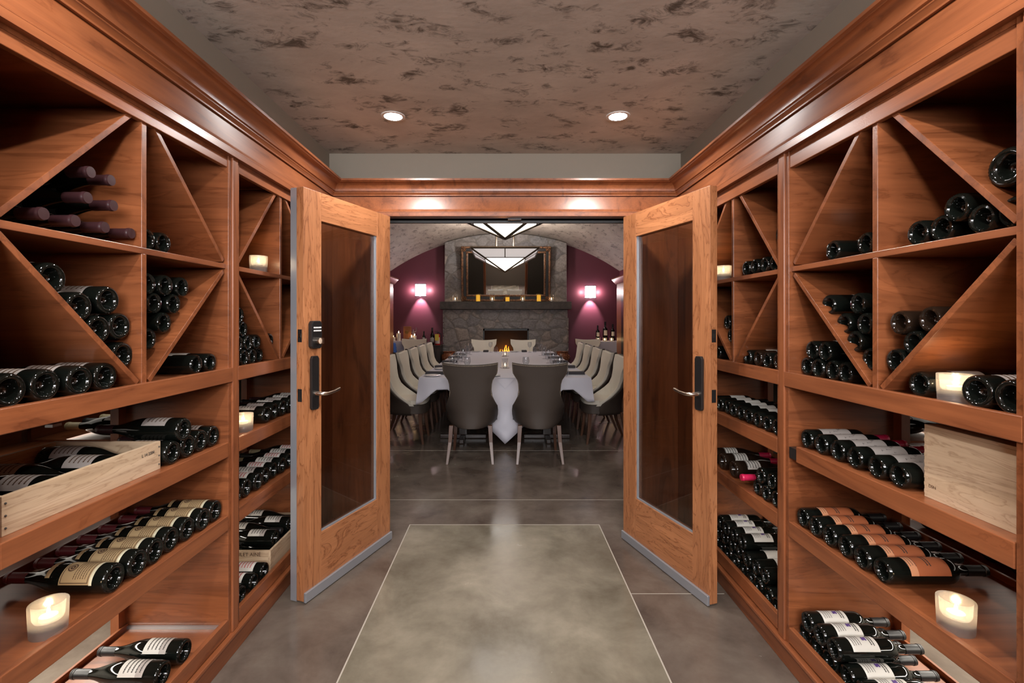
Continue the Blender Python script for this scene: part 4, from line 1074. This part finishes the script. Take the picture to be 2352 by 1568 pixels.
def centre(y, label):
    t = thing('candle_holder', label, 'candle', (0.0, y, ZT), 0, 'candle cylinders on the long table')
    obj('glass_cylinder', MB().lathe([(.0001,0),(.042,0),(.042,.13),(.039,.13),(.039,.01),(.0001,.01)], 24), M['thin_glass'], t, smooth=40, local=True)
    c = obj('tealight', MB().lathe([(.0001,.011),(.02,.011),(.02,.03),(.0001,.03)], 16), M['wax_white'], t, local=True)
    obj('candle_flame', MB().lathe([(.0001,.032),(.006,.042),(.005,.052),(.0001,.066)], 10), M['flame'], c, smooth=True, local=True)
    pt = MB()
    for k in range(8):
        a = k*PI/4; pt.sphere((.055*math.cos(a), .055*math.sin(a), .008), .012, 8, 6, .6)
    obj('petal_ring', pt, M['clear_glass'], t, smooth=True, local=True)
centre(6.33, 'glass candle cylinder on table centre, nearer the doorway'); centre(8.3, 'glass candle cylinder on table centre, nearer the fireplace')

# ------------------------------------------------------------------ sideboards and what stands by the far wall
def sideboard(x0, x1, y0, y1, z, label):
    cl = MB(); n_ = 60; vs = []; fs = []
    pts = []
    for (a, b, steps) in (((x0,y0),(x1,y0),14),((x1,y0),(x1,y1),8),((x1,y1),(x0,y1),14),((x0,y1),(x0,y0),8)):
        for i in range(steps): q = i/steps; pts.append((a[0]+(b[0]-a[0])*q, a[1]+(b[1]-a[1])*q))
    cx, cy = (x0+x1)/2, (y0+y1)/2
    for k, zz in enumerate((z, z-.02, z*.5, .03)):
        for i, (px, py) in enumerate(pts):
            f = 1+(.012 if k else 0)+(.02*math.sin(i*1.9) if k > 1 else 0)
            vs.append((cx+(px-cx)*f, cy+(py-cy)*f, zz))
    m_ = len(pts)
    for k in range(3):
        for i in range(m_): fs.append((k*m_+i, (k+1)*m_+i, (k+1)*m_+(i+1)%m_, k*m_+(i+1)%m_))
    fs.append(tuple(range(m_)))
    o = link('draped_sideboard', MB().add(vs, fs).mesh('draped_sideboard', M['linen'], smooth=40))
    tag(rebase(o, (cx, cy, 0)), label, 'table')
sideboard(-2.62, -1.96, 10.6, 11.05, .93, 'white-draped side table left of the fireplace with pillar candles')
sideboard(1.95, 2.62, 10.6, 11.05, .93, 'white-draped side table right of the fireplace with bottles')
def pillar(x, y, z, h, label, r=.045):
    t = thing('pillar_candle', label, 'candle', (x,y,z), 0, 'white pillar candles on the left side table')
    obj('wax', MB().lathe([(.0001,0),(r,0),(r,h-.004),(r-.004,h),(.0001,h-.004)], 20), M['wax_white'], t, smooth=40, local=True)
    obj('candle_flame', MB().lathe([(.0001,h),(.009,h+.015),(.007,h+.03),(.0001,h+.05)], 10), M['flame'], t, smooth=True, local=True)
pillar(-2.50,10.70,.93,.09,'short white lit pillar candle at the left end of the side table',.05); pillar(-2.38,10.72,.93,.18,'tallest white lit pillar candle on the left side table')
pillar(-2.08,10.66,.93,.09,'short white lit pillar candle right of the wooden gift box',.05); pillar(-2.04,10.80,.93,.12,'white lit pillar candle at the right end of the side table')
t = thing('bottle_gift_box', 'upright wooden bottle box standing among the pillar candles', 'box', (-2.2,10.8,.93))
obj('box_body', MB().box(-.08,.08,-.06,.06,0,.33), M['oak_z'], t, bevel=.003, local=True)
obj('box_crest', MB().lathe([(.0001,0),(.04,0),(.04,.004),(.0001,.004)], 18).mesh and MB().prism([(.04*math.cos(k*PI/8),.2+.04*math.sin(k*PI/8)) for k in range(16)],'y',-.0605,-.064), M['brass'], t, local=True)
cb = MB().tube([(-.09,0,.002),(.0,0,.002),(.0,0,.26)], .012, 8).tube([(-.07,0,.30),(-.07,0,.22),(0,0,.18),(.07,0,.22),(.07,0,.30)], .008, 8)
o = link('candelabrum', cb.mesh('candelabrum', M['steel'], smooth=40)); o.location = (-2.10,10.95,.93); tag(o, 'small silver candelabrum beside the wooden gift box', 'candelabrum')
# blue bin
bb = MB()
for k in range(4): bb.lathe([(.06+.004*k,.0+k*.07),(.075+.004*k,.06+k*.07)], 20, None, 0,0,0)
o = link('water_jug', MB().lathe([(.0001,0),(.085,0),(.09,.02),(.075,.07),(.082,.09),(.07,.14),(.075,.16),(.062,.21),(.066,.23),(.05,.27),(.0001,.27)], 24).mesh('water_jug', M['blue_plastic'], smooth=50)); o.location = (-2.42,10.35,.64)
tag(o, 'ridged blue plastic jug on a stand left of the white chair', 'jug')
o = obj('plant_stand', MB().box(-2.52,-2.32,10.25,10.45,.60,.64).box(-2.44,-2.40,10.33,10.37,0,.60), M['dark_wood']); tag(rebase(o,(-2.42,10.35,0)), 'small dark stand holding the blue jug', 'stand')
# dark chest with bottles, extinguisher
t = thing('side_chest', 'low dark chest between the left side table and fireplace', 'chest', (-1.66,10.75,0))
obj('chest_body', MB().box(-.22,.24,-.22,.22,.03,.82), M['dark_wood'], t, bevel=.004, local=True)
obj('chest_top', MB().box(-.23,.235,-.24,.24,.821,.85), M['dark_wood'], t, bevel=.006, local=True)
obj('chest_door', MB().box(-.20,.22,-.232,-.221,.08,.78), M['dark_wood'], t, bevel=.003, local=True)
def stand_bottle(key, x, y, z, label, g, sc=1):
    o = put_bottle(key, (x,y,z), (0,0,1), (0,-1,0), label, g); o.scale = (sc,)*3
stand_bottle('bord',-1.80,10.62,.85,'upright dark bottle at the left end of the dark chest','bottles standing on the dark chest')
stand_bottle('burgw',-1.62,10.66,.85,'tallest upright bottle on the dark chest, white label','bottles standing on the dark chest',1.2)
t = thing('fire_extinguisher', 'red fire extinguisher with yellow tag by the fireplace', 'fire extinguisher', (-1.50,10.66,.85))
obj('cylinder', MB().lathe([(.0001,0),(.055,0),(.058,.01),(.058,.20),(.045,.235),(.018,.25),(.0001,.25)], 24), M['red_enamel'], t, smooth=50, local=True)
obj('instruction_label', patch(.0588, [(.03,.17,-150,-30)]), M['lab_white'], t, local=True)
hd = MB().tube([(0,0,.25),(0,0,.28)], .014, 10).box(-.06,.03,-.01,.01,.275,.285).box(-.07,.02,-.01,.01,.30,.31)
obj('valve_handle', hd, M['black_metal'], t, local=True)
obj('hose', MB().tube([(.02,0,.27),(.07,0,.25),(.078,0,.18),(.075,0,.08)], .009, 8), M['rubber'], t, smooth=True, local=True)
obj('inspection_tag', MB().box(-.05,.035,-.070,-.067,.10,.24), M['yellow_card'], t, local=True)
# bottles and tealights on the right sideboard
for x, sc, tx in ((2.10,1.15,'leftmost'),(2.27,1.42,'middle and tallest'),(2.44,1.25,'rightmost')):
    stand_bottle('bord', x, 10.85, .93, f'{tx} upright dark bottle on the right side table', 'bottles standing on the right side table', sc)
for x, tx in ((2.07,'leftmost'),(2.22,'middle'),(2.37,'rightmost')):
    t = thing('tealight_glass', f'{tx} clear tealight glass on the right side table', 'candle', (x,10.66,.93), 0, 'tealights on the right side table')
    obj('glass_cup', MB().lathe([(.0001,0),(.04,0),(.042,.08),(.039,.08),(.038,.008),(.0001,.008)], 20), M['thin_glass'], t, smooth=40, local=True)
    obj('candle_flame', MB().lathe([(.0001,.02),(.009,.035),(.007,.05),(.0001,.07)], 10), M['flame'], t, smooth=True, local=True)
# glazed pots on stands
for x, tx in ((-1.25,'left'),(1.28,'right')):
    o = obj('pot_stand', MB().box(x-.16,x+.16,10.50,10.82,.40,.44).box(x-.13,x-.10,10.52,10.55,0,.40).box(x+.10,x+.13,10.52,10.55,0,.40).box(x-.13,x-.10,10.77,10.80,0,.40).box(x+.10,x+.13,10.77,10.80,0,.40), M['dark_wood'])
    tag(rebase(o,(x,10.66,0)), f'dark square stand under the {tx} glazed pot', 'stand')
    p = link('glazed_pot', MB().lathe([(.0001,0),(.09,0),(.15,.05),(.172,.12),(.165,.18),(.13,.225),(.12,.24),(.14,.255),(.142,.265),(.125,.262),(.11,.235),(.0001,.22)], 36).mesh('glazed_pot', M['copper_glaze'], smooth=50))
    p.location = (x,10.66,.44); tag(p, f'round coppery glazed pot {tx} of the fireplace', 'pot')
